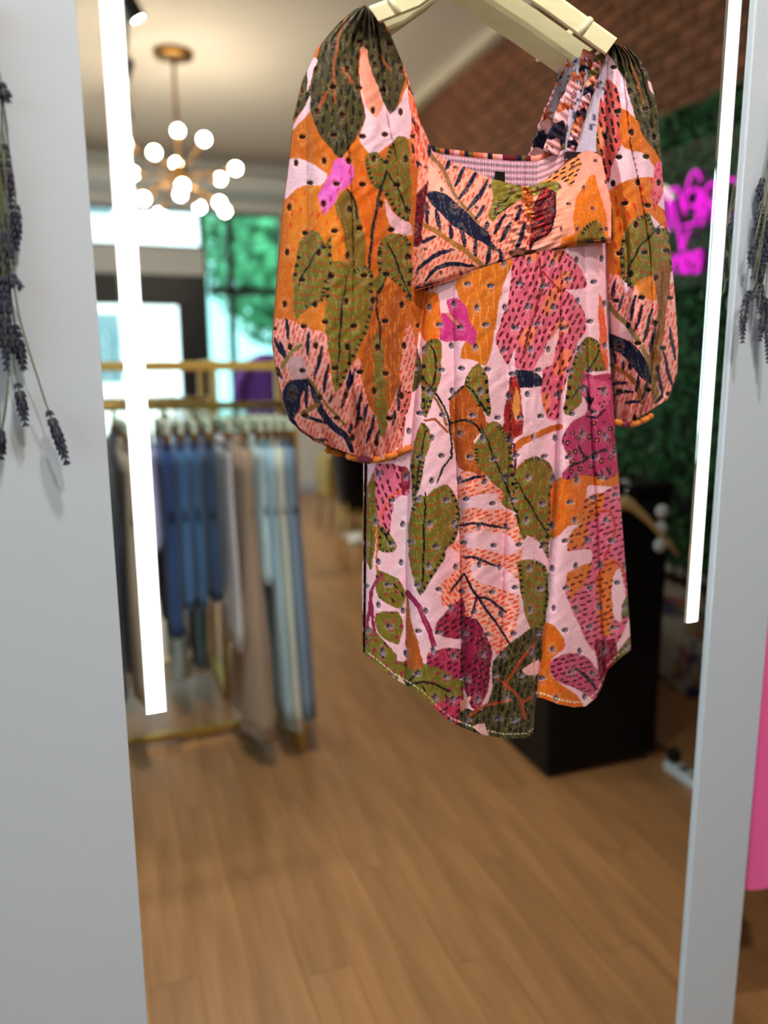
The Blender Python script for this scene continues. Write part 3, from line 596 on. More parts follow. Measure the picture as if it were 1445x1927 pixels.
    m = P.fill(Z5((1320,640),(1310,760),(1225,800),(1250,730)), (128,110,46)) | P.fill(Z5((1278,500),(1320,480),(1320,570),(1268,575)), (110,110,46)); P.dash(m, 40, 10, 15, 4, 10, BK, .3, .8, 24)
    return P

# ------------------------------------------------------------------ dress surfaces
def ip(v, pts): p = np.asarray(pts, float); return np.interp(v, p[:, 0], p[:, 1])
def cloth(name, X, Y, D, col, parent, material='print_cloth'):
    """X, Y, D: (rows, cols) of the front elevation and its depth; one mesh, print on the vertices"""
    P = onplane(X, Y, D); n, m_ = X.shape; L = np.array(parent.location)
    if parent.parent: L = L + np.array(parent.parent.location)
    me = bpy.data.meshes.new(name); idx = np.arange(n * m_).reshape(n, m_)
    q = np.stack([idx[:-1, :-1], idx[1:, :-1], idx[1:, 1:], idx[:-1, 1:]], -1).reshape(-1, 4)
    me.vertices.add(n * m_); me.vertices.foreach_set('co', (P.reshape(-1, 3) - L).ravel().astype(np.float32))
    me.loops.add(q.size); me.loops.foreach_set('vertex_index', q.ravel().astype(np.int32))
    me.polygons.add(len(q)); me.polygons.foreach_set('loop_start', np.arange(0, q.size, 4, dtype=np.int32)); me.polygons.foreach_set('loop_total', np.full(len(q), 4, np.int32))
    me.update(calc_edges=True); me.polygons.foreach_set('use_smooth', np.ones(len(q), bool))
    a = me.color_attributes.new('Print', 'FLOAT_COLOR', 'POINT')
    c = np.ones((n * m_, 4), np.float32); c[:, :3] = np.asarray(col).reshape(-1, 3) ** 1.27; a.data.foreach_set('color', c.ravel())
    me.materials.append(MATS[material]); o = bpy.data.objects.new(name, me); COL.objects.link(o); o.parent = parent; return o
def uv(nu, nv): return np.meshgrid(np.linspace(0, 1, nu), np.linspace(0, 1, nv))
def crumple(X, Y, s): return s * (np.sin(X*.085 + 2*np.sin(Y*.031)) * np.sin(Y*.052 + 1.6*np.sin(X*.043)) + .5 * np.sin(X*.19 + Y*.11 + 2*np.sin(Y*.07)))

DR = thing('printed_dress', 'pink and orange jungle print puff sleeve dress hanging in front of mirror', 'dress', tuple(onplane(930., 1390., .03)))
# ---- skirt
def panel(X, Y, bounds, amp):
    """soft pleats between boundary lines, each rising sharply at its left edge"""
    B = np.stack([ip(Y, b) for b in bounds], 0); d = np.zeros_like(X)
    for k in range(len(bounds) - 1):
        a, b = B[k], B[k+1]; t = (X - a) / (b - a); k_ = (t >= 0) & (t <= 1); tt = np.clip(t, 0, 1)
        d = np.where(k_, amp[k] * np.sin(np.pi * tt ** .62) ** 1.0, d)
    return d
SK_XL = [(470, 800), (535, 786), (700, 742), (850, 692), (1000, 690), (1232, 688), (1400, 690)]
SK_XR = [(460, 1146), (640, 1146), (790, 1156), (850, 1160), (1000, 1172), (1150, 1183), (1222, 1187), (1400, 1190)]
TOP = [(780, 540), (830, 527), (900, 506), (965, 486), (1000, 478), (1060, 462), (1100, 452), (1150, 450)]
HEM = [(686, 1232), (712, 1252), (740, 1276), (765, 1290), (795, 1309), (820, 1335), (850, 1361), (900, 1381), (950, 1390), (990, 1389), (1003, 1380), (1007, 1312), (1022, 1314), (1050, 1325), (1080, 1331), (1102, 1329), (1122, 1312), (1136, 1285), (1142, 1262), (1160, 1244), (1190, 1220)]
BND = [[(400, 786), (535, 780), (700, 738), (850, 688), (1400, 684)], [(400, 806), (560, 800), (800, 776), (1000, 767), (1400, 764)], [(400, 858), (560, 852), (800, 857), (1000, 868), (1400, 872)], [(400, 960), (560, 955), (800, 958), (1000, 950), (1400, 935)],
       [(400, 1056), (560, 1054), (700, 1054), (900, 1045), (1100, 1030), (1310, 1006), (1400, 1004)], [(400, 1100), (700, 1105), (900, 1118), (1100, 1128), (1400, 1142)], [(400, 1150), (700, 1150), (1000, 1176), (1400, 1194)]]
def skirt_grid(nu, nv):
    U, V = uv(nu, nv); X = 690 + 500 * U
    for _ in range(4):
        Yt = ip(X, TOP); Yb = ip(X, HEM); Y = Yt + (Yb - Yt) * V; xl, xr = ip(Y, SK_XL), ip(Y, SK_XR); X = xl + (xr - xl) * U
    return U, V, X, Y
U, V, X, Y = skirt_grid(320, 530)
env = np.clip(V * 1.6 + .25, 0, 1)
Dk = .0012 + .044 * np.sin(np.pi * np.clip(U, 0, 1) ** .85) ** .9 + .012 * U + env * panel(X, Y, BND, [.009, .022, .021, .015, .024, .013]) + crumple(X, Y, .0008) * np.sin(np.pi * U)
gath = np.exp(-(((X - 1010) / 55) ** 2)) * np.exp(-V * 5); Dk += gath * .0022 * np.sin(X * .42 + 1.5 * np.sin(Y * .05))
SKD = Dk
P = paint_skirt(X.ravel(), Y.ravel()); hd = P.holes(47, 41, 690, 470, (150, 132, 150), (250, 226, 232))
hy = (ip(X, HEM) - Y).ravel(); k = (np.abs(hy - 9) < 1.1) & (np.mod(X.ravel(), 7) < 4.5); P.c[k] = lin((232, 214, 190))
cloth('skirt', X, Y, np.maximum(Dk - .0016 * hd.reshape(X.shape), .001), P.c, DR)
U, V, X, Y = skirt_grid(60, 60); e = np.sin(np.pi * U); cloth('skirt_back', X + (0 - 6 * (U - .5)) * e, Y - 14 * e * V, .0012 + .012 * U * (1 - e) - .0006 * e, Paint(X.ravel(), Y.ravel(), (214, 168, 176)).c, DR)
# ---- bodice
BT = [(758, 190), (775, 200), (790, 228), (800, 250), (815, 287), (845, 302), (870, 312), (900, 326), (925, 336), (955, 344), (985, 350), (1005, 350), (1020, 342), (1050, 320), (1075, 300), (1092, 288), (1104, 282), (1125, 290), (1150, 310)]
U, V = uv(230, 240); X = 771 + (1150 - 771) * U
Yt = ip(X, BT); Yb = ip(X, TOP) + 7; Y = Yt + (Yb - Yt) * V
D = .026 + .016 * np.exp(-(((X - 880) / 80) ** 2 + ((Y - 450) / 90) ** 2)) + .018 * np.exp(-(((X - 1075) / 60) ** 2 + ((Y - 420) / 80) ** 2)) + .014 * np.clip((Y - 300) / 200, 0, 1)
r = np.hypot(X - 996, (Y - 420) * .35); D += np.exp(-(r / 48) ** 2) * (.0019 * np.sin((Y + np.abs(X - 996) * .5 + 6 * np.sin(X * .06)) * .27) + .0009 * np.sin(Y * .62 + X * .2) - .008 * np.exp(-((X - 990) / 9) ** 2))
D *= .55 + .45 * np.clip((X - 771) / 30, 0, 1) ** .6; D += crumple(X, Y, .0007) - .006 * np.exp(-((Y - Yb) / 6) ** 2)
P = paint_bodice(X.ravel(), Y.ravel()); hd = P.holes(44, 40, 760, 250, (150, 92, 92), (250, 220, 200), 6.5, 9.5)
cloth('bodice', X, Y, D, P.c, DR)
# waistband seam under the bust
U, V = uv(200, 7); X = 782 + (1140 - 782) * U; Y = ip(X, TOP) + 2 + 6 * (V - .5)
D = .042 + .004 * np.sin(np.pi * V) + .014 * np.exp(-((X - 1075) / 60) ** 2) * .4; cl_ = Paint(X.ravel(), Y.ravel(), (150, 84, 60))
cl_.dash(np.ones(X.size, bool), 0, 22, 30, 14, 40, (44, 30, 60), .5, .6, 3); cloth('waist_seam', X, Y, D - .004, cl_.c, DR)
# ---- back of the neckline: smocked band, seen from inside
U, V = uv(170, 50); X = 798 + (1062 - 798) * U; Yt = ip(X, [(798, 268), (830, 279), (900, 287), (960, 292), (1010, 293), (1030, 286), (1065, 268)]); Y = Yt + 70 * V
D = .012 + .0011 * np.abs(np.sin((Y - Yt) * .27)) + .0007 * np.sin(X * .9) * (X < 1012); Pc = Paint(X.ravel(), Y.ravel(), (226, 188, 200))
g = (np.mod(X.ravel(), 4.2) < 1.6) & (X.ravel() < 1012); Pc.c[g] = lin((188, 138, 158)); g = np.mod((Y - Yt).ravel(), 11.6) < 1.3; Pc.c[g] = lin((196, 132, 150))
top = ((Y - Yt).ravel() < 11); bl = np.floor(X.ravel() / 9); hc = hsh(bl, 1); pal = np.array([lin(c) for c in ((240,160,140),(200,110,60),(120,30,50),(120,100,50),(236,170,180),(30,28,60),(210,120,110))])
Pc.c[top] = pal[(hc[top] * 7).astype(int)]
sm = (X.ravel() > 1012) & ~top; Pc.c[sm] = lin((226, 178, 188)); cloth('smocked_back', X, Y, D, Pc.c, DR)
U, V = uv(10, 10); X = 931 + 19 * U; Y = 322 + 24 * V + 2 * U; obj_l = cloth('label_tag', X, Y, .0165 + 0 * X, np.tile(lin((14, 14, 18)), (100, 1)), DR); tag(obj_l, 'small black neck label')
# ---- sleeves
def sleeve(name, XL, XR, TP, BT_, nu, nv, paint, amp, right, holes, seed):
    def grid(nu, nv):
        U, V = uv(nu, nv); x0, x1 = TP[0][0], TP[-1][0]; X = x0 + (x1 - x0) * U; Y = None
        for _ in range(6):
            b0, b1 = BT_[0][0], BT_[-1][0]
            Yt = ip(TP[0][0] + (TP[-1][0] - TP[0][0]) * U, TP); Yb = ip(b0 + (b1 - b0) * U, BT_)
            Y = Yt + (Yb - Yt) * V; X = ip(Y, XL) + (ip(Y, XR) - ip(Y, XL)) * U
        return U, V, X, Y
    U, V, X, Y = grid(nu, nv)
    prof = ip(V, [(0, .18), (.08, .42), (.25, .72), (.5, .9), (.78, 1), (.9, .86), (.97, .5), (1, .3)])
    kv = np.linspace(0, 1, 200); kp = np.convolve(np.pad(ip(kv, [(0, .18), (.08, .42), (.25, .72), (.5, .9), (.78, 1), (.9, .86), (.97, .5), (1, .3)]), 14, 'edge'), np.ones(29) / 29, 'valid'); prof = np.interp(V, kv, kp)
    D = .0012 + (.03 * np.exp(-(V / .055) ** 2) * np.sin(np.pi * np.clip(U * 1.1 - .05, 0, 1)) if right < .015 else 0) + amp * prof * np.sin(np.pi * np.clip(U, 0, 1) ** .92) ** 1.05 + right * U
    ph = U * 3.1 + .22 * np.sin(V * 4 + seed) + .10 * np.sin(V * 9) + seed; fr = ph - np.floor(ph); fold = (np.sin(np.pi * fr ** .55) - .6) * .014 * (.5 + .5 * np.sin(np.floor(ph) * 2.3 + seed)) + np.sin(U * 31 + V * 2.1 + seed) * .0014
    gat = (np.clip((V - .84) / .16, 0, 1) ** 2 + np.clip((.16 - V) / .16, 0, 1) ** 1.5) * .0062 * np.sin(U * 50 + 5 * np.sin(V * 7) + 2.5 * np.sin(U * 9))
    D = np.maximum(D + (fold + gat + crumple(X, Y, .0010)) * np.sin(np.pi * np.clip(U, 0, 1)) ** .5, .0010)
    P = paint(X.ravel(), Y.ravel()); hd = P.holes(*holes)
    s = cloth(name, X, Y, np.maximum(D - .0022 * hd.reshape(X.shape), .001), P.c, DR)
    Ub, Vb, Xb, Yb = grid(40, 60); e = np.sin(np.pi * Ub); cloth('sleeve_back', Xb - 4 * (Ub - .5) * e, Yb, .0012 + right * Ub * (1 - e) - .0006 * e, Paint(Xb.ravel(), Yb.ravel(), (176, 108, 60)).c, DR)
    return s
sl = sleeve('sleeve', [(8, 684), (20, 664), (40, 640), (60, 622), (90, 598), (150, 570), (220, 553), (300, 545), (400, 532), (500, 524), (560, 519), (640, 513), (690, 518), (740, 530), (790, 545), (830, 572), (870, 600)],
            [(8, 694), (30, 716), (60, 733), (90, 745), (130, 762), (180, 778), (230, 790), (270, 800), (300, 806), (420, 803), (560, 799), (680, 792), (740, 793), (800, 797), (870, 795)],
            [(670, 16), (686, 9), (700, 12), (718, 34)], [(545, 794), (570, 825), (600, 843), (650, 860), (700, 866), (750, 856), (797, 826)], 190, 520, paint_sleeve_left, .075, .012, (53, 44, 520, 20, (92, 50, 44), (240, 196, 130)), 0.4)
sr = sleeve('sleeve', [(75, 1140), (100, 1132), (130, 1122), (200, 1112), (270, 1106), (330, 1118), (400, 1130), (540, 1134), (650, 1145), (720, 1151), (800, 1156)],
            [(75, 1150), (88, 1180), (110, 1203), (140, 1220), (200, 1237), (290, 1244), (400, 1251), (470, 1262), (560, 1270), (650, 1276), (700, 1274), (740, 1262), (770, 1246), (800, 1232)],
            [(1138, 90), (1148, 77), (1162, 79), (1182, 90)], [(1156, 792), (1180, 800), (1205, 790), (1232, 775), (1258, 752)], 110, 440, paint_sleeve_right, .055, .016, (46, 44, 1120, 60, (70, 40, 40), (250, 214, 190)), 2.1)
for s, pts, d0 in ((sl, [(655, 858), (690, 866), (725, 862), (760, 848), (794, 832)], .035), (sr, [(1160, 794), (1180, 800), (1205, 794), (1226, 782)], .028)):
    pp = cr(pts, False, 8); mb = MB(); n = len(pp); L = np.array(DR.location)
    mb.tube([onplane(x, y, d0 + .004 * math.sin(i * 1.1)) - L for i, (x, y) in enumerate(pp)], [.0042 + .0005 * math.sin(i * 2.3) for i in range(n)], 10)
    me = mb.mesh('elastic_cuff'); at = me.color_attributes.new('Print', 'FLOAT_COLOR', 'POINT'); pal = np.array([lin(q) for q in ((206, 116, 44), (190, 100, 40), (120, 96, 44), (110, 40, 60), (206, 116, 44), (214, 150, 150), (196, 104, 40))])
    cc = np.ones((n * 10, 4), np.float32); cc[:, :3] = np.repeat(pal[(hsh(np.floor(np.arange(n) / 3.), 5) * 7).astype(int)], 10, 0); at.data.foreach_set('color', cc.ravel())
    c = obj('elastic_cuff', me, 'print_cloth', s)
# ---- gathered straps at the right shoulder
def strap(pts, wpx, d, seed):
    P0 = cr(pts, False, 30); n = len(P0); T = np.gradient(P0, axis=0); T /= np.linalg.norm(T, axis=1)[:, None]; N = np.stack([-T[:, 1], T[:, 0]], 1)
    U, V = uv(26, n); w = wpx * (1 + .06 * np.sin(V * 46 + seed) + .05 * np.sin(V * 23))
    X = P0[:, 0][:, None] + N[:, 0][:, None] * (U - .5) * w; Y = P0[:, 1][:, None] + N[:, 1][:, None] * (U - .5) * w
    D = d + .006 * np.sqrt(np.clip(1 - (2*U - 1) ** 2, 0, 1)) + .0013 * np.sin(V * 95 + 3 * U + seed)
    P = Paint(X.ravel(), Y.ravel(), (232, 164, 158)); b = np.floor(V.ravel() * 13 + .9 * U.ravel() + .5 * np.sin(U.ravel() * 5)); h_ = hsh(b, seed)
    pal = [(226,150,148),(236,176,178),(238,158,128),(112,96,44),(236,170,170),(34,32,62),(214,120,80),(240,184,190)]
    P.c[:] = np.array([lin(c) for c in pal])[(h_ * 8).astype(int) % 8]; P.dash(np.ones(P.X.size, bool), -30, 9, 13, 3, 9, (96, 36, 50), .4, .7, seed); cloth('gathered_strap', X, Y, D, P.c, DR)
strap([(1112, 98), (1088, 150), (1060, 215), (1036, 288)], 30, .014, 1)
strap([(1132, 96), (1112, 160), (1090, 225), (1074, 284)], 19, .026, 4)
U, V = uv(14, 60); X = 1080 + 60 * U - 18 * V * (1 - U); Y = 108 + 178 * V; Pc = Paint(X.ravel(), Y.ravel(), (210, 196, 214)); Pc.dash(np.ones(X.size, bool), 20, 14, 26, 6, 16, (60, 54, 90), .5, .4, 3)
cloth('strap_lining', X, Y, .018 + .003 * np.sin(X * .4), Pc.c, DR)

# ------------------------------------------------------------------ dress hanger
HL = onplane(895., -95., .030); HG = thing('dress_hanger', 'cream coated wooden hanger holding the printed dress', 'hanger', tuple(HL))
def arm(pts, wpx, d, name):
    mb = MB(); rings = []; P0 = np.array(pts, float); T = P0[-1] - P0[0]; T /= np.linalg.norm(T); N = np.array([-T[1], T[0]])
    for q in P0:
        ring = []
        for s_, dd in ((-.5, .0), (-.5, .016), (-.38, .020), (.38, .020), (.5, .016), (.5, 0), (.38, -.003), (-.38, -.003)):
            a = q + N * s_ * wpx; ring.append(onplane(a[0], a[1], d + dd - .008) - HL)
        rings.append(ring)
    mb.loft(rings, smooth=False); o = obj(name, mb, 'hanger_cream', HG, bevel=.0006); return o, P0, T, N
def collar(parent, q, T, N, wpx, d):
    mb = MB()
    for k in (0,):
        rings = []
        for s2, sc in ((-6, 1.0), (-3.5, 1.05), (0, 1.09), (3.5, 1.05), (6, 1.0)):
            c = q + T * s2; ring = []
            for s_, dd in ((-.5, -.002), (-.5, .016), (-.38, .021), (.38, .021), (.5, .016), (.5, -.002)):
                a = c + N * s_ * wpx * sc; ring.append(onplane(a[0], a[1], d + dd * sc - .008) - HL)
            rings.append(ring)
        mb.loft(rings)
    obj('ring_collar', mb, 'hanger_cream', parent)
a, P0, T, N = arm([(888, -100), (960, -46), (1040, 8), (1092, 46), (1150, 88)], 40, .030, 'arm'); collar(a, np.array((1101., 50.)), T, N, 40, .030)
a, P0, T, N = arm([(902, -100), (850, -52), (780, -2), (735, 16), (704, 28)], 38, .030, 'arm'); collar(a, np.array((742., 10.)), T, N, 38, .030)
mb = MB(); hk = [(0, 0, -.01), (0, 0, .05), (.012, 0, .075), (.02, 0, .10), (.012, 0, .125), (-.008, 0, .13), (-.022, 0, .115)]
mb.tube(cr(hk, False, 6), .0022, 8); obj('hook', mb, 'steel', HG)
pg = thing('wall_hook', 'small steel hook on the mirror holding the cream hanger', 'hook', (HL[0] - .002, -.001, HL[2] + .118))
obj('base_plate', MB().box((-.012, -.006, -.02), (.012, 0, .03)), 'steel', pg, bevel=.002)
obj('prong', MB().tube([(0, -.004, 0), (0, -.036, -.001), (0, -.044, .012)], .003, 8), 'steel', pg)

# ------------------------------------------------------------------ lavender bunches
def sprig(parent, pts, spike, d, seed):
    L = np.array(parent.location); q = cr(pts, False, 6); w = [onplane(x, y, d + .004 * math.sin(i * .4 + seed)) - L for i, (x, y) in enumerate(q)]
    st = obj('stem', MB().tube(w, .0009, 6), 'lavender_stem', parent)
    if not spike: return
    rs = random.Random(seed); mb = MB(); s0, s1 = spike; sp = cr([p_ for p_ in pts], False, 30); n = len(sp)
    i0, i1 = int(s0 * (n - 1)), int(s1 * (n - 1)); path = [Vector(onplane(x, y, d) - L) for x, y in sp[i0:i1 + 1]]
    tot = sum((path[i+1] - path[i]).length for i in range(len(path) - 1)); step = .0062; acc = 0; nxt = 0; t_ = 0
    for i in range(len(path) - 1):
        seg = (path[i+1] - path[i]).length; dr_ = (path[i+1] - path[i]).normalized()
        while nxt <= acc + seg:
            c = path[i] + dr_ * (nxt - acc); k = nxt / max(tot, 1e-6); sz = (.8 + .5 * math.sin(math.pi * min(1, k * 1.05))) * (1 - .35 * k)
            a = dr_.orthogonal().normalized(); b_ = dr_.cross(a)
            for j in range(6):
                th = j * 1.047 + t_ * .6 + rs.random() * .3; o_ = (a * math.cos(th) + b_ * math.sin(th))
                e_ = c + o_ * .0042 * sz + dr_ * .0058 * sz; m_ = c + o_ * .0030 * sz + dr_ * .002
                mb.tube([c, m_, e_, e_ + dr_ * .0012 + o_ * .0012], [.0006, .0017 * sz, .0013 * sz, .0004], 5)
            nxt += step * (1.25 if rs.random() < .12 else 1); t_ += 1
        acc += seg
    obj('flower_spike', mb, 'lavender_bud', st)
LB = thing('lavender_bunch', 'dried lavender bunch hanging upside down on the wide left white panel', 'dried flowers', tuple(onplane(-48., 10., .03)), group='dried lavender bunches')
DL = PROUD + .012
for i, (pts, sp) in enumerate([([(-48, 20), (3, 178), (18, 290), (29, 365), (30, 420), (29, 470)], (.66, 1)), ([(-48, 20), (0, 180), (5, 255), (12, 320), (22, 390)], (.55, 1)), ([(-48, 20), (-4, 130), (4, 160), (12, 188)], (.6, 1)),
    ([(-48, 20), (10, 420), (36, 595), (81, 743), (92, 775), (110, 825), (127, 876)], (.66, 1)), ([(-48, 20), (12, 430), (20, 554), (28, 610), (38, 660), (45, 698)], (.6, 1)), ([(-48, 20), (14, 540), (26, 681), (33, 720), (40, 755), (47, 795)], (.6, 1)),
    ([(-48, 20), (8, 430), (14, 560), (16, 700), (10, 772), (0, 826), (-6, 850)], (.78, .92)), ([(-48, 20), (2, 400), (6, 520), (10, 600), (12, 695)], (.5, 1)), ([(-48, 20), (-2, 380), (3, 470), (8, 560), (16, 640)], (.5, 1)), ([(-48, 20), (-6, 400), (-2, 520), (2, 640), (8, 660)], (.4, 1)),
    ([(-48, 20), (-3, 300), (8, 400), (14, 460), (20, 520)], (.5, 1)), ([(-48, 20), (6, 300), (15, 420), (24, 520), (36, 540)], (.74, 1)), ([(-48, 20), (-8, 600), (-2, 760), (2, 860)], (.8, 1)), ([(-48, 20), (0, 460), (8, 520), (22, 640), (28, 660)], (.7, 1))]):
    sprig(LB, pts, sp, DL + .004 * (i % 4), i)
RB_ = thing('lavender_bunch', 'dried lavender bunch hanging on the narrow right white panel', 'dried flowers', tuple(onplane(1478., 140., .03)), group='dried lavender bunches')
for i, (pts, sp) in enumerate([([(1478, 150), (1446, 300), (1438, 328), (1431, 352), (1430, 378), (1434, 395)], (.45, 1)), ([(1478, 150), (1440, 360), (1430, 385), (1426, 420), (1424, 450)], (.5, 1)), ([(1478, 150), (1432, 400), (1420, 455), (1414, 475), (1414, 505)], (.55, 1)),
    ([(1478, 150), (1436, 440), (1422, 530), (1405, 560), (1398, 600), (1397, 645)], (.5, 1)), ([(1478, 150), (1446, 430), (1440, 480), (1424, 545), (1412, 565)], (.4, 1)), ([(1478, 150), (1446, 480), (1440, 560), (1436, 600), (1430, 640)], (.5, 1)), ([(1478, 150), (1440, 500), (1432, 545), (1428, 585)], (.5, 1)),
    ([(1478, 150), (1448, 500), (1446, 600), (1445, 680)], (.5, 1)), ([(1478, 150), (1436, 380), (1428, 440), (1424, 475)], (.4, .95)), ([(1478, 150), (1436, 420), (1418, 520)], (.99, 1)), ([(1478, 150), (1446, 380), (1440, 450), (1434, 520)], (.4, 1))]):
    sprig(RB_, pts, sp, DL + .004 * (i % 4), 40 + i)
for b_, px in ((LB, (-48., 18.)), (RB_, (1478., 148.))):
    c = onplane(px[0], px[1], DL + .006) - np.array(b_.location); mb = MB()
    mb.tube([c + np.array((0, 0, -.012)), c + np.array((0, 0, .012))], .011, 12); obj('twine_wrap', mb, 'twine', b_)
    obj('hanging_nail', MB().tube([c + np.array((0, -.002, .012)), c + np.array((0, .018, .016))], .0016, 8), 'steel', b_)

# ------------------------------------------------------------------ pink garment right of the mirror unit
PG = thing('pink_garment', 'hot pink garment hanging at the right edge, beside the white mirror panel', 'dress', (1.33, .16, .42))
mb = MB(); rings = []
for i, z in enumerate(np.linspace(0, .9, 24)):
    ring = []; k = i / 23; w = .115 - .055 * max(0, (k - .55) / .45) ** 1.5
    for j in range(72):
        th = 2 * math.pi * j / 72; ro = 1 + .07 * math.sin(th * 7 + 1) * (1 - k) + .03 * math.sin(th * 13)
        ring.append((w * math.cos(th) * ro, .05 * math.sin(th) * ro * (1 - .4 * k), z + .006 * math.sin(th * 3) * (1 - k)))
    rings.append(ring)
mb.loft(rings, cap=False); pb = obj('body', mb, 'pink_cloth', PG)
mb = MB(); mb.loft([[(x * 1.02, y * 1.04, z) for x, y, z in [(q[0], q[1], q[2] + dz) for q in rings[0]]] for dz in (-.002, .012)], cap=False); obj('hem_band', mb, 'pink_cloth', pb)
gr = thing('garment_rail', 'steel rail behind the right white panel carrying the pink garment', 'rail', (1.33, .16, 0))
mb = MB(); mb.tube([(-.22, 0, 1.55), (.9, 0, 1.55)], .012); obj('rail_bar', mb, 'steel', gr)
for x in (-.22, .9): obj('post', MB().tube([(x, 0, 0), (x, 0, 1.55)], .012), 'steel', gr)
hg = thing('garment_hanger', 'steel hanger carrying the pink garment behind the right panel', 'hanger', (1.33, .16, 1.32))
obj('shoulder_bar', MB().tube(cr([(-.06, 0, -.02), (0, 0, .05), (.06, 0, -.02)], False, 6), .004), 'steel', hg); obj('hook', MB().tube(cr([(0, 0, .05), (0, 0, .19), (.012, 0, .235), (.026, 0, .245), (.036, 0, .23)], False, 6), .002), 'steel', hg)

# ================================================================== shop interior (seen in the mirror)
# ---- hedge panel and neon sign on the right wall
HP_ = rthing('hedge_panel', 'dark green artificial boxwood panel on the brick wall behind the pink sign', 'plant wall', RW - .014, 3.3, .5)
obj('backing_board', MB().box((-.03, -1.9, 0), (0, 1.9, 2.13)), 'hedge_back', HP_)
n = 15000; c = np.stack([-.03 - .05 * rng.random(n), (rng.random(n) - .5) * 3.8, rng.random(n) * 2.13], 1)
a = rng.normal(size=(n, 3)); a /= np.linalg.norm(a, axis=1)[:, None]; nn = np.array([-1., 0, 0]) + .8 * rng.normal(size=(n, 3)); b_ = np.cross(a, nn); b_ /= np.linalg.norm(b_, axis=1)[:, None]; a = np.cross(nn / np.linalg.norm(nn, axis=1)[:, None], b_)
s_ = (.012 + .012 * rng.random(n))[:, None]; v = np.stack([c - a * s_, c + b_ * s_ * .7, c + a * s_, c - b_ * s_ * .7], 1).reshape(-1, 3)
mb = MB(); mb.add(v, [(4*i, 4*i+1, 4*i+2, 4*i+3) for i in range(n)]); tag(obj('foliage', mb, 'leaf_green', HP_), kind='stuff')
obj('bottom_rail', MB().box((-.07, -1.9, -.03), (0, 1.9, 0)), 'grey_band', HP_)
def onright(x, y, r):  # place a mark of the wall elevation: returns f, z
    k = RT * (x - 722.5) / FPX - UP * (y - 963.5) / FPX + FW; er = np.array([math.cos(ROOM_A), -math.sin(ROOM_A)]); ef = np.array([math.sin(ROOM_A), math.cos(ROOM_A)])
    t = r / (k[:2] @ er); return (k[:2] @ ef) * t, CAM[2] + k[2] * t
NS = rthing('neon_sign', 'magenta neon lettering sign mounted on the green boxwood panel', 'neon sign', RW - .11, 3.0, 1.9)
ZN = lambda x, y: (1230 + x / 8.378, 300 + y / 8.378)
STR = [[(1190, 315), (1260, 315), (1340, 380), (1370, 560), (1330, 760), (1260, 890), (1180, 940)],
       [(1000, 380), (930, 370), (850, 430), (810, 540), (860, 690), (960, 700)], [(985, 370), (970, 620), (935, 980)], [(870, 700), (800, 880), (740, 1050)],
       [(740, 330), (690, 190), (620, 200), (560, 320), (520, 500), (500, 640), (480, 800)], [(560, 520), (640, 470), (720, 480), (700, 700), (660, 1000), (560, 1030), (470, 1050)], [(560, 720), (640, 740), (720, 700)], [(730, 480), (770, 700), (750, 880)],
       [(180, 560), (280, 470), (360, 450), (420, 560), (460, 740), (500, 850)], [(200, 600), (240, 760), (250, 960), (270, 1110)], [(280, 620), (340, 900), (400, 1150), (440, 1440)], [(560, 1110), (500, 1230), (440, 1440)],
       [(290, 1500), (290, 1640), (310, 1790)], [(330, 1640), (410, 1500), (430, 1640), (440, 1790)], [(500, 1480), (560, 1490), (590, 1640), (560, 1760), (490, 1780)], [(500, 1480), (480, 1640), (490, 1780)], [(740, 1440), (660, 1460), (620, 1540), (700, 1620), (720, 1700), (640, 1790)], [(720, 1450), (730, 1600), (700, 1780)]]
for st in STR:
    pts = []
    for q in cr([ZN(*p_) for p_ in st], False, 5):
        f, z = onright(q[0], q[1], RW - .11); pts.append((0, -(f - 3.0), z - 1.9))
    obj('neon_tube', MB().tube(pts, .006, 8), 'neon', NS)
obj('acrylic_back', MB().box((.02, -.4, -.08), (.026, .32, .55)), 'clear_glass', NS)
for y_, z_ in ((-.35, 0), (.28, 0), (-.35, .5), (.28, .5)): obj('standoff', MB().tube([(.026, y_, z_), (.075, y_, z_)], .008, 8), 'steel', NS)

# ---- sputnik chandelier
CX, CF = .60, 6.15
CHN = rthing('sputnik_chandelier', 'brass sputnik chandelier with round glowing bulbs hanging from the ceiling', 'chandelier', CX, CF, CH)
obj('canopy', MB().tube([(0, 0, 0), (0, 0, -.03), (0, 0, -.045)], [.14, .14, .03], 24), 'brass', CHN)
obj('rod', MB().tube([(0, 0, -.03), (0, 0, -.80)], .012, 10), 'brass', CHN)
obj('hub', MB().tube([(0, 0, -.76), (0, 0, -.78), (0, 0, -.90), (0, 0, -.92)], [.03, .055, .055, .03], 18), 'brass', CHN)
zc = -.84
def arm_b(d, L):
    d = Vector(d).normalized(); c0 = Vector((0, 0, zc)); o = obj('arm', MB().tube([c0 + d * .04, c0 + d * L], .008, 8), 'brass', CHN)
    obj('socket', MB().tube([c0 + d * (L - .03), c0 + d * (L + .02)], .022, 12), 'brass', o)
    obj('bulb', MB().sphere(c0 + d * (L + .055), .037, 16, 10), 'bulb', o)
arm_b((0.02, 0, 1), .26); arm_b((.0, .05, -1), .07)
for k in range(7):
    th = 2 * math.pi * (k + .3) / 7; e_ = .38 if k % 2 else .05
    arm_b((math.cos(th), math.sin(th), e_ + .1), .36)
for k in range(7):
    th = 2 * math.pi * (k + .8) / 7; arm_b((math.cos(th), math.sin(th), -.38 if k % 2 else -.62), .34)

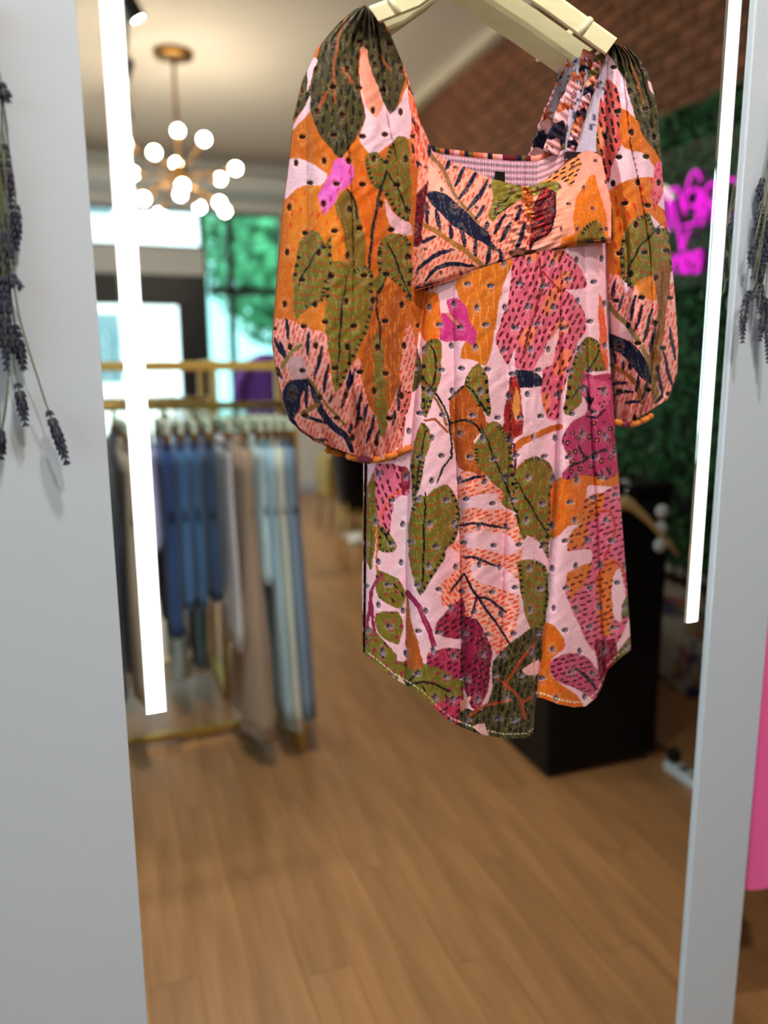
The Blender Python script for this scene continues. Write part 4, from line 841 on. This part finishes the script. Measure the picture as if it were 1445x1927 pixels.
# ---- track lighting
TK = rthing('track_light', 'dark ceiling track with swivel spotlights running along the shop', 'ceiling light', .27, 4.2, CH)
obj('track_rail', MB().box((-.018, -3.6, -.03), (.018, 3.2, 0)), 'black_metal', TK)
def head(y, tgt, energy, col=(1, .93, .84)):
    c0 = Vector((0, y, -.03)); p_ = Vector((0, y, -.16)); d = (Vector(tgt) - p_).normalized()
    s = obj('spot_head', MB().tube([p_ - d * .07, p_ - d * .05, p_ + d * .09], [.02, .045, .05], 16, False), 'black_metal', TK)
    obj('swivel_stem', MB().tube([c0, p_], .010, 8), 'black_metal', s)
    obj('lamp_lens', MB().tube([p_ + d * .070, p_ + d * .074], .043, 16), 'bulb', s)
    ld = bpy.data.lights.new('spot_lamp', 'SPOT'); ld.energy = energy; ld.color = col; ld.spot_size = math.radians(75); ld.spot_blend = .8; ld.shadow_soft_size = .06
    o = bpy.data.objects.new('spot_lamp', ld); COL.objects.link(o); o.parent = s; o.location = p_ + d * .10; o.rotation_euler = d.to_track_quat('-Z', 'Y').to_euler()
head(2.3, (.2, 3.9, -2.2), 130); head(2.9, (-.1, 1.35, -3.0), 170); head(1.5, (.7, 3.2, -2.2), 120); head(.5, (-1.2, 1.2, -3.4), 120); head(-.9, (1.6, -1.0, -3), 120); head(-1.9, (-1.4, -2.2, -3.4), 120); head(-2.8, (1.0, -3.4, -3.4), 120)  # head nearest the mirror added to brighten the jeans rack

# ---- clothes racks
def rack(r0, r1, f0, f1, label):
    w, d = r1 - r0, f1 - f0; t = rthing('clothes_rack', label, 'clothes rack', r0, f0, group='gold clothes racks'); s_ = .014
    def bar(nm, a, b, p_=t): return obj(nm, MB().box(a, b), 'gold', p_, bevel=.002)
    for x in (0, w):
        for y in (0, -d): bar('post', (x - s_, y - s_, 0), (x + s_, y + s_, 1.50))
        bar('side_bar', (x - s_, -d + s_, 1.47), (x + s_, -s_, 1.50)); bar('foot_bar', (x - s_, -d + s_, .012), (x + s_, -s_, .040)); bar('rail_support', (x - s_, -d + s_, 1.318), (x + s_, -s_, 1.340))
    for y in (0, -d): bar('top_bar', (s_, y - s_, 1.455), (w - s_, y + s_, 1.485))
    bar('base_bar', (s_, -d - s_, .012), (w - s_, -d + s_, .040))
    obj('hanging_rail', MB().tube([(0, -d / 2, 1.33), (w, -d / 2, 1.33)], .013, 10), 'gold', t)
rack(-1.0, .625, 2.74, 2.98, 'gold square-tube clothes rack of jeans nearest the mirror')
rack(-1.1, .42, 3.32, 3.78, 'gold square-tube clothes rack standing behind the jeans rack')
# hanger prototype with clips, then copies
def hanger_proto():
    t = rthing('clip_hanger', 'x', 'hanger', 0, 0, 1.33)
    obj('hanger_bar', MB().box((-.007, -.20, -.085), (.007, .20, -.045)), 'mint_hanger', t, bevel=.003)
    obj('hook', MB().tube(cr([(0, 0, -.05), (0, 0, -.012), (0, .014, 0), (0, .015, .014), (0, 0, .0175), (0, -.012, .013)], False, 5), .0018, 6), 'steel', t)
    for y in (-.14, .14): obj('clip', MB().box((-.012, y - .012, -.125), (.012, y + .012, -.080)), 'brass', t, bevel=.002)
    return t
def copy_tree(o, parent=None):
    c = o.copy(); COL.objects.link(c)
    if parent: c.parent = parent
    for ch in list(o.children): copy_tree(ch, c)
    return c
PANTS = {}
def pants_mesh(kind, L, flare, th, seed, bot=.1, lean=0.0):
    mb = MB(); rs = random.Random(seed); wb_ = MB(); N_ = 20
    def ring(cy, wy, wx, z, k): return [(lean * (-z) + wx * math.cos(t) * (1 + .16 * math.sin(3 * t + seed + z * 6)), cy + wy * math.sin(t) * (1 + .03 * math.sin(5 * t + z * 9)), z) for t in [2 * math.pi * j / N_ for j in range(N_)]]
    top = -.115
    if kind == 'skirt':
        zs = np.linspace(top, top - L, 12); mb.loft([ring(0, .165 + flare * i / 11, th * (.6 + .5 * i / 11), z, i) for i, z in enumerate(zs)])
    else:
        rise = min(.27, L * .6); zs = np.linspace(top, top - rise, 6); mb.loft([ring(0, .165 + .02 * i / 5, th * (.55 + .4 * math.sin(math.pi * i / 6.2)), z, i) for i, z in enumerate(zs)])
        for s in (-1, 1):
            z2 = np.linspace(top - rise * .12, top - L, 14)
            mb.loft([ring(s * (.095 + .012 * i / 13), .095 - .02 * math.sin(math.pi * min(1, i / 9)) + flare * (i / 13) ** 1.6, th * (.80 + bot * (i / 13) ** 1.3), z, i) for i, z in enumerate(z2)])
    wb_.loft([ring(0, .168, th * .62, z, 0) for z in (top + .004, top - .036)])
    return mb, wb_
def fabric(name, rgb):
    rgb = tuple(min(235, c * 1.15 + 6) for c in rgb)
    if name not in MATS: mat(name, rgb, .85, noise=(5, .16, (1, 1, .35)), bump=(350, .25), sheen=.15)
    return name
HPRO = hanger_proto(); hang_used = [0]
def hang_spot(r, f, lab, grp, tilt):
    o = HPRO if not hang_used[0] else copy_tree(HPRO); hang_used[0] += 1
    o.location = rm(r, f, 1.33 ); o.rotation_euler = (0, 0, ROOM_A + tilt); tag(o, lab, 'hanger', grp); return o
GAR = [(-.34, 'dark_teal', (34, 52, 54), 'skirt', .62, .05, .045, 'dark teal skirt on the jeans rack behind the left light strip'), (-.24, 'beige', (196, 176, 136), 'pants', .72, .0, .042, 'beige trousers on the jeans rack at the left light strip'),
       (-.12, 'charcoal', (52, 56, 66), 'pants', .95, .01, .04, 'charcoal trousers on the jeans rack, left of the light strip'), (-.04, 'deep_navy', (28, 40, 70), 'pants', .9, .01, .04, 'deep navy trousers on the jeans rack hidden mostly by the light strip'), (.05, 'stone', (150, 140, 124), 'pants', .9, .01, .04, 'stone coloured trousers on the jeans rack behind the light strip'),
       (.125, 'lilac', (150, 158, 198), 'pants', .36, .02, .035, 'lilac shorts on the jeans rack just right of the light strip'), (.185, 'indigo', (26, 58, 108), 'pants', .68, .0, .04, 'dark indigo jeans hanging beside the lilac shorts'), (.245, 'mid_blue', (52, 96, 142), 'pants', .58, .0, .036, 'mid blue cropped jeans between indigo and navy pairs, left one'),
       (.295, 'washed_blue', (46, 88, 130), 'pants', .58, .0, .034, 'mid blue cropped jeans between indigo and navy pairs, right one'), (.35, 'navy_denim', (34, 60, 92), 'pants', .56, .0, .040, 'navy denim cut-offs with frayed pale hem'), (.415, 'pale_grey', (186, 190, 204), 'skirt', .76, .03, .028, 'pale grey long skirt next to the taupe trousers'),
       (.475, 'taupe', (140, 122, 104), 'pants', 1.10, .045, .040, 'taupe wide-leg trousers reaching almost to the floor'), (.53, 'light_wash', (158, 186, 198), 'pants', .52, .0, .034, 'light wash cropped jeans right of the taupe trousers'), (.565, 'ice_blue', (150, 182, 200), 'pants', 1.08, .02, .026, 'ice blue full-length jeans right of the taupe trousers'),
       (.60, 'cream_denim', (190, 194, 184), 'pants', 1.10, .02, .026, 'cream full-length jeans between the pale blue pairs'), (.635, 'grey_blue', (112, 138, 162), 'pants', 1.06, .02, .028, 'grey blue full-length jeans second from the rack end'), (.665, 'slate', (96, 104, 126), 'pants', 1.05, .02, .020, 'slate full-length jeans at the right rack end')]
for i, (r, cn, rgb, kind, L, fl_, th, lab) in enumerate(GAR):
    r *= .92; th *= .85
    tl = random.uniform(-.05, .05)
    hang_spot(r, 2.85, 'mint white clip hanger holding the ' + lab.split(' on the ')[0].split(' hanging')[0].split(' between')[0].split(' right of')[0].split(' next')[0].split(' reaching')[0].split(' second')[0].split(' at the')[0].split(' with')[0] + (', left one' if 'left one' in lab else ', right one' if 'right one' in lab else ''), 'clip hangers on the jeans rack', tl)
    t = rthing('hanging_trousers' if kind == 'pants' else 'hanging_skirt', lab, 'trousers' if kind == 'pants' else 'skirt', r, 2.85, 1.33, tl, 'garments on the jeans rack')
    if lab.startswith('lilac'): t.name = 'hanging_shorts'; t['category'] = 'shorts'
    a_, b_ = pants_mesh(kind, L, fl_, th, i, .9 if cn == 'taupe' else .15, max(0, (r - .3)) * .14); fn = fabric(cn, rgb); o = obj('legs' if kind == 'pants' else 'skirt_body', a_, fn, t); obj('waistband', b_, fn, t)
    if cn == 'navy_denim':
        fr = MB()
        for k in range(60):
            s = random.choice((-1, 1)); a = random.random() * 6.28; x0, y0 = .034 * math.cos(a), s * .105 + .09 * math.sin(a); fr.tube([(x0, y0, -.115 - L + .01), (x0 + random.uniform(-.01, .01), y0, -.115 - L - random.uniform(.02, .05))], .0022, 4)
        tag(obj('frayed_hem', fr, 'tissue', o), 'pale frayed hem threads')
GB = [(-.5, 'dark_teal', (34, 52, 54), 'pants', .8), (-.3, 'washed_blue', (46, 88, 130), 'pants', .95), (-.12, 'mid_blue', (52, 96, 142), 'pants', 1.0), (.02, 'charcoal', (52, 56, 66), 'pants', 1.05), (.13, 'charcoal2', (70, 72, 80), 'skirt', .75), (.23, 'silver_grey', (176, 188, 188), 'pants', 1.12), (.33, 'steel_blue', (86, 104, 114), 'pants', 1.08), (.39, 'brown_cloth', (92, 74, 66), 'skirt', .7)]
LBG = ['dark teal trousers at the left of the back rack', 'washed blue jeans left on the back rack', 'mid blue long jeans on the back rack at the light strip', 'charcoal long trousers on the back rack', 'charcoal skirt on the back rack below the cropped jeans', 'silver grey wide trousers on the back rack showing below cropped jeans', 'steel blue trousers on the back rack behind the pale skirt', 'brown skirt at the right end of the back rack']
for i, (r, cn, rgb, kind, L) in enumerate(GB):
    tl = random.uniform(-.05, .05); hang_spot(r, 3.55, 'mint clip hanger of the ' + LBG[i].replace(' showing below cropped jeans', '').replace(' at the light strip', '').replace(' below the cropped jeans', ''), 'clip hangers on the back rack', tl)
    t = rthing('hanging_trousers' if kind == 'pants' else 'hanging_skirt', LBG[i], 'trousers' if kind == 'pants' else 'skirt', r, 3.55, 1.33, tl, 'garments on the back rack')
    a_, b_ = pants_mesh(kind, L, .01, .045, 30 + i); fn = fabric(cn, rgb); obj('legs' if kind == 'pants' else 'skirt_body', a_, fn, t); obj('waistband', b_, fn, t)

# ---- black counter
CN = rthing('black_counter', 'large black sales counter with a plain front standing on the wood floor', 'counter', 1.39, 2.2)
obj('counter_body', MB().box((0, -2.0, .03), (.47, 0, 1.02)), 'black_lacquer', CN, bevel=.006)
obj('counter_top', MB().box((-.01, -2.01, 1.02), (.48, .01, 1.05)), 'black_lacquer', CN, bevel=.004)
obj('plinth', MB().box((.02, -1.98, 0), (.45, -.02, .03)), 'black_metal', CN)
wh = rthing('wooden_hanger', 'empty pale wooden hanger hanging on the end of the black counter', 'hanger', 1.64, 2.165, 1.06)
mb = MB(); rings = []
for s, zz, w in ((-.24, -.262, .010), (-.2, -.222, .013), (-.1, -.125, .016), (-.03, -.068, .022), (.0, -.056, .024), (.03, -.068, .022), (.1, -.125, .016), (.2, -.222, .013), (.24, -.262, .010)):
    rings.append([(s, .007 * math.cos(t), zz + w * math.sin(t)) for t in [2 * math.pi * k / 12 for k in range(12)]])
mb.loft(rings); obj('shoulder_bar', mb, 'wood_hanger', wh); obj('hook', MB().tube(cr([(0, 0, -.05), (0, 0, -.02), (.016, 0, 0), (.010, 0, .02), (-.006, 0, .024), (-.018, 0, .012)], False, 5), .003, 8), 'steel', wh)
pgk = rthing('counter_peg', 'small steel peg on the counter end holding the wooden hanger', 'hook', 1.64, 2.165, 1.075); obj('peg_rod', MB().tube([(-.002, -.035, .0), (-.002, .02, .0)], .004, 8), 'steel', pgk); obj('peg_plate', MB().box((-.012, -.034, -.012), (.010, -.028, .012)), 'steel', pgk)
for i, (z_, lb) in enumerate(((.96, 'topmost of three round white knobs on the black counter end'), (.90, 'middle of three round white knobs on the black counter end'), (.84, 'lowest of three round white knobs on the black counter end'))):
    t = rthing('round_knob', lb, 'knob', 1.80, 2.2, z_, group='white round knobs on the counter'); obj('knob_disc', MB().tube([(0, .026, 0), (0, .034, 0), (0, .040, 0)], [.024, .026, .016], 20), 'white_plastic', t); obj('knob_stem', MB().tube([(0, 0, 0), (0, .027, 0)], .008, 10), 'steel', t)
sh = rthing('sign_holder', 'white framed card stand with blue picture on the black counter', 'card stand', 1.78, 2.55, 1.05)
for a_, b_ in (((-.17, -.006, .0), (-.15, .006, .085)), ((.06, -.006, 0), (.085, .006, .085)), ((-.15, -.006, .065), (.06, .006, .085))): obj('frame_bar', MB().box(a_, b_), 'white_plastic', sh, bevel=.002)
obj('card', MB().box((-.15, -.002, .004), (.06, .003, .065)), 'blue_card', sh); obj('foot', MB().box((-.17, -.04, 0), (.085, .04, .004)), 'white_plastic', sh)
# ---- printed tote bag against the wall, power strip and lead
BG = rthing('printed_bag', 'white tote bag with red and blue print leaning at the brick wall', 'bag', 2.40, 2.85)
N_ = 40; rings = []; mb = MB(); U, V = uv(60, 40)
rg = [[(.05 * math.copysign(abs(math.cos(t)) ** .6, math.cos(t)) * (1 - .55 * k) + .09 * k, .26 * math.copysign(abs(math.sin(t)) ** .5, math.sin(t)) * (1 + .06 * math.sin(k * 3.1)), .44 * k) for t in [2 * math.pi * j / N_ for j in range(N_)]] for k in np.linspace(0, 1, 40)]
mb.loft(rg); me = mb.mesh('bag_body'); at = me.color_attributes.new('Print', 'FLOAT_COLOR', 'POINT'); V_ = np.array(mb.v); cc = np.ones((len(V_), 4)); cc[:, :3] = lin((168, 158, 150))
bl = hsh(np.floor(V_[:, 1] / .03 + .6 * np.sin(V_[:, 2] * 60)), np.floor(V_[:, 2] / .03 + .6 * np.sin(V_[:, 1] * 70))); pal = np.array([lin(q) for q in ((140, 50, 60), (50, 54, 96), (70, 96, 90), (168, 158, 150), (140, 124, 70), (150, 140, 134), (96, 44, 70), (168, 158, 150))])
k = (V_[:, 2] < .05) | (V_[:, 2] > .30) | (V_[:, 1] > .12); cc[k, :3] = pal[(bl[k] * 8).astype(int)]; at.data.foreach_set('color', cc.astype(np.float32).ravel())
obj('bag_body', me, 'plain_print', BG); 
for y_ in (-.1, .1): obj('handle', MB().tube(cr([(.09, y_ - .07, .43), (.085, y_ - .05, .56), (.085, y_ + .05, .56), (.09, y_ + .07, .43)], False, 6), .008, 8), 'black_plastic', BG)
PS = rthing('power_strip', 'white power strip lying on the wood floor beside the counter', 'power strip', 1.862, 1.965, 0, math.pi / 2)
obj('strip_body', MB().box((-.16, -.026, 0), (.16, .026, .036)), 'white_plastic', PS, bevel=.006)
for x in (-.08, -.02, .05): obj('socket', MB().tube([(x, 0, .0355), (x, 0, .0375)], .018, 14), 'black_plastic', PS)
cb = rthing('power_cable', 'black plug and lead running from the power strip along the floor', 'cable', 1.862, 2.10)
obj('plug', MB().box((-.018, -.018, .040), (.018, .018, .085)), 'black_plastic', cb, bevel=.004); obj('lead', MB().tube(cr([(0, 0, .082), (.02, -.02, .09), (.055, -.07, .03), (.07, -.2, .007), (.10, -.6, .007), (.12, -1.0, .007)], False, 8), .006, 8), 'black_plastic', cb)

# ---- gold side cabinet and objects near the window wall
SC = rthing('side_cabinet', 'gold framed two-drawer side cabinet on slim legs near the window wall', 'cabinet', 1.98, 6.7)
obj('cabinet_body', MB().box((-.20, -.2, .34), (.20, .2, .72)), 'gold', SC, bevel=.006)
for z_ in (.36, .55): d_ = obj('drawer', MB().box((-.185, .2, z_), (.185, .215, z_ + .165)), 'gold', SC, bevel=.004); obj('knob', MB().sphere((0, .225, z_ + .085), .014), 'brass', d_)
for x in (-.18, .18):
    for y in (-.18, .18): obj('leg', MB().tube([(x, y, 0.0), (x, y, .345)], .012, 8), 'brass', SC)
bx = rthing('tissue_box', 'white tissue box standing on the gold side cabinet', 'box', 1.98, 6.7, .72); obj('box_body', MB().box((-.11, -.06, 0), (.11, .06, .07)), 'platform_white', bx, bevel=.004)
obj('tissue', MB().loft([[(.04 * s * math.cos(t), .025 * s * math.sin(t) + .01 * k, .068 + .03 * k) for t in [2 * math.pi * j / 12 for j in range(12)]] for k, s in enumerate((.6, 1.0, .8, .1))]), 'tissue', bx)
pl = rthing('plinth', 'low white display plinth on the floor beside the gold cabinet', 'plinth', 2.0, 6.2); obj('plinth_top', MB().box((-.14, -.14, .02), (.14, .14, .05)), 'platform_white', pl, bevel=.005); obj('plinth_base', MB().box((-.12, -.12, 0), (.12, .12, .02)), 'platform_white', pl)
PU = rthing('purple_garment', 'purple top hanging on a stand beyond the racks near the windows', 'top', 1.02, 5.2, .95)
mb = MB(); mb.loft([[(.16 * w * math.cos(t) * (1 + .06 * math.sin(5 * t)), .05 * math.sin(t), z_) for t in [2 * math.pi * k / 24 for k in range(24)]] for z_, w in ((0, 1.1), (.25, 1), (.45, 1.05), (.58, .8), (.62, .3))]); fabric('purple_cloth', (96, 52, 140)); obj('top_body', mb, 'purple_cloth', PU)
for s in (-1, 1): obj('sleeve', MB().tube([(s * .12, 0, .56), (s * .19, 0, .42), (s * .21, 0, .25)], [.05, .045, .05], 12), 'purple_cloth', PU)
st = rthing('display_stand', 'slim steel stand carrying the purple top', 'stand', 1.02, 5.2); obj('base_disc', MB().tube([(0, 0, 0), (0, 0, .015)], .14, 24), 'steel', st); obj('pole', MB().tube([(0, 0, .01), (0, 0, 1.0)], .012, 10), 'steel', st)
BN = rthing('black_bin', 'black tapered bin on a slim gold stand beyond the counter end', 'bin', 1.68, 5.4)
mb = MB(); mb.loft([[(w * math.copysign(abs(math.cos(t)) ** .5, math.cos(t)), w * math.copysign(abs(math.sin(t)) ** .5, math.sin(t)), z_) for t in [2 * math.pi * k / 32 for k in range(32)]] for z_, w in ((.42, .09), (.60, .13), (.97, .16), (.985, .165), (.985, .15), (.9, .145))], smooth=True); obj('bin_body', mb, 'black_lacquer', BN)
for x in (-.1, .1):
    for y in (-.1, .1): obj('leg', MB().tube([(x, y, 0), (x * .85, y * .85, .5)], .010, 8), 'gold', BN)
obj('ring', MB().tube([(.1 * math.cos(t), .1 * math.sin(t), .44) for t in np.linspace(0, 2 * math.pi, 25)], .008, 8), 'gold', BN)
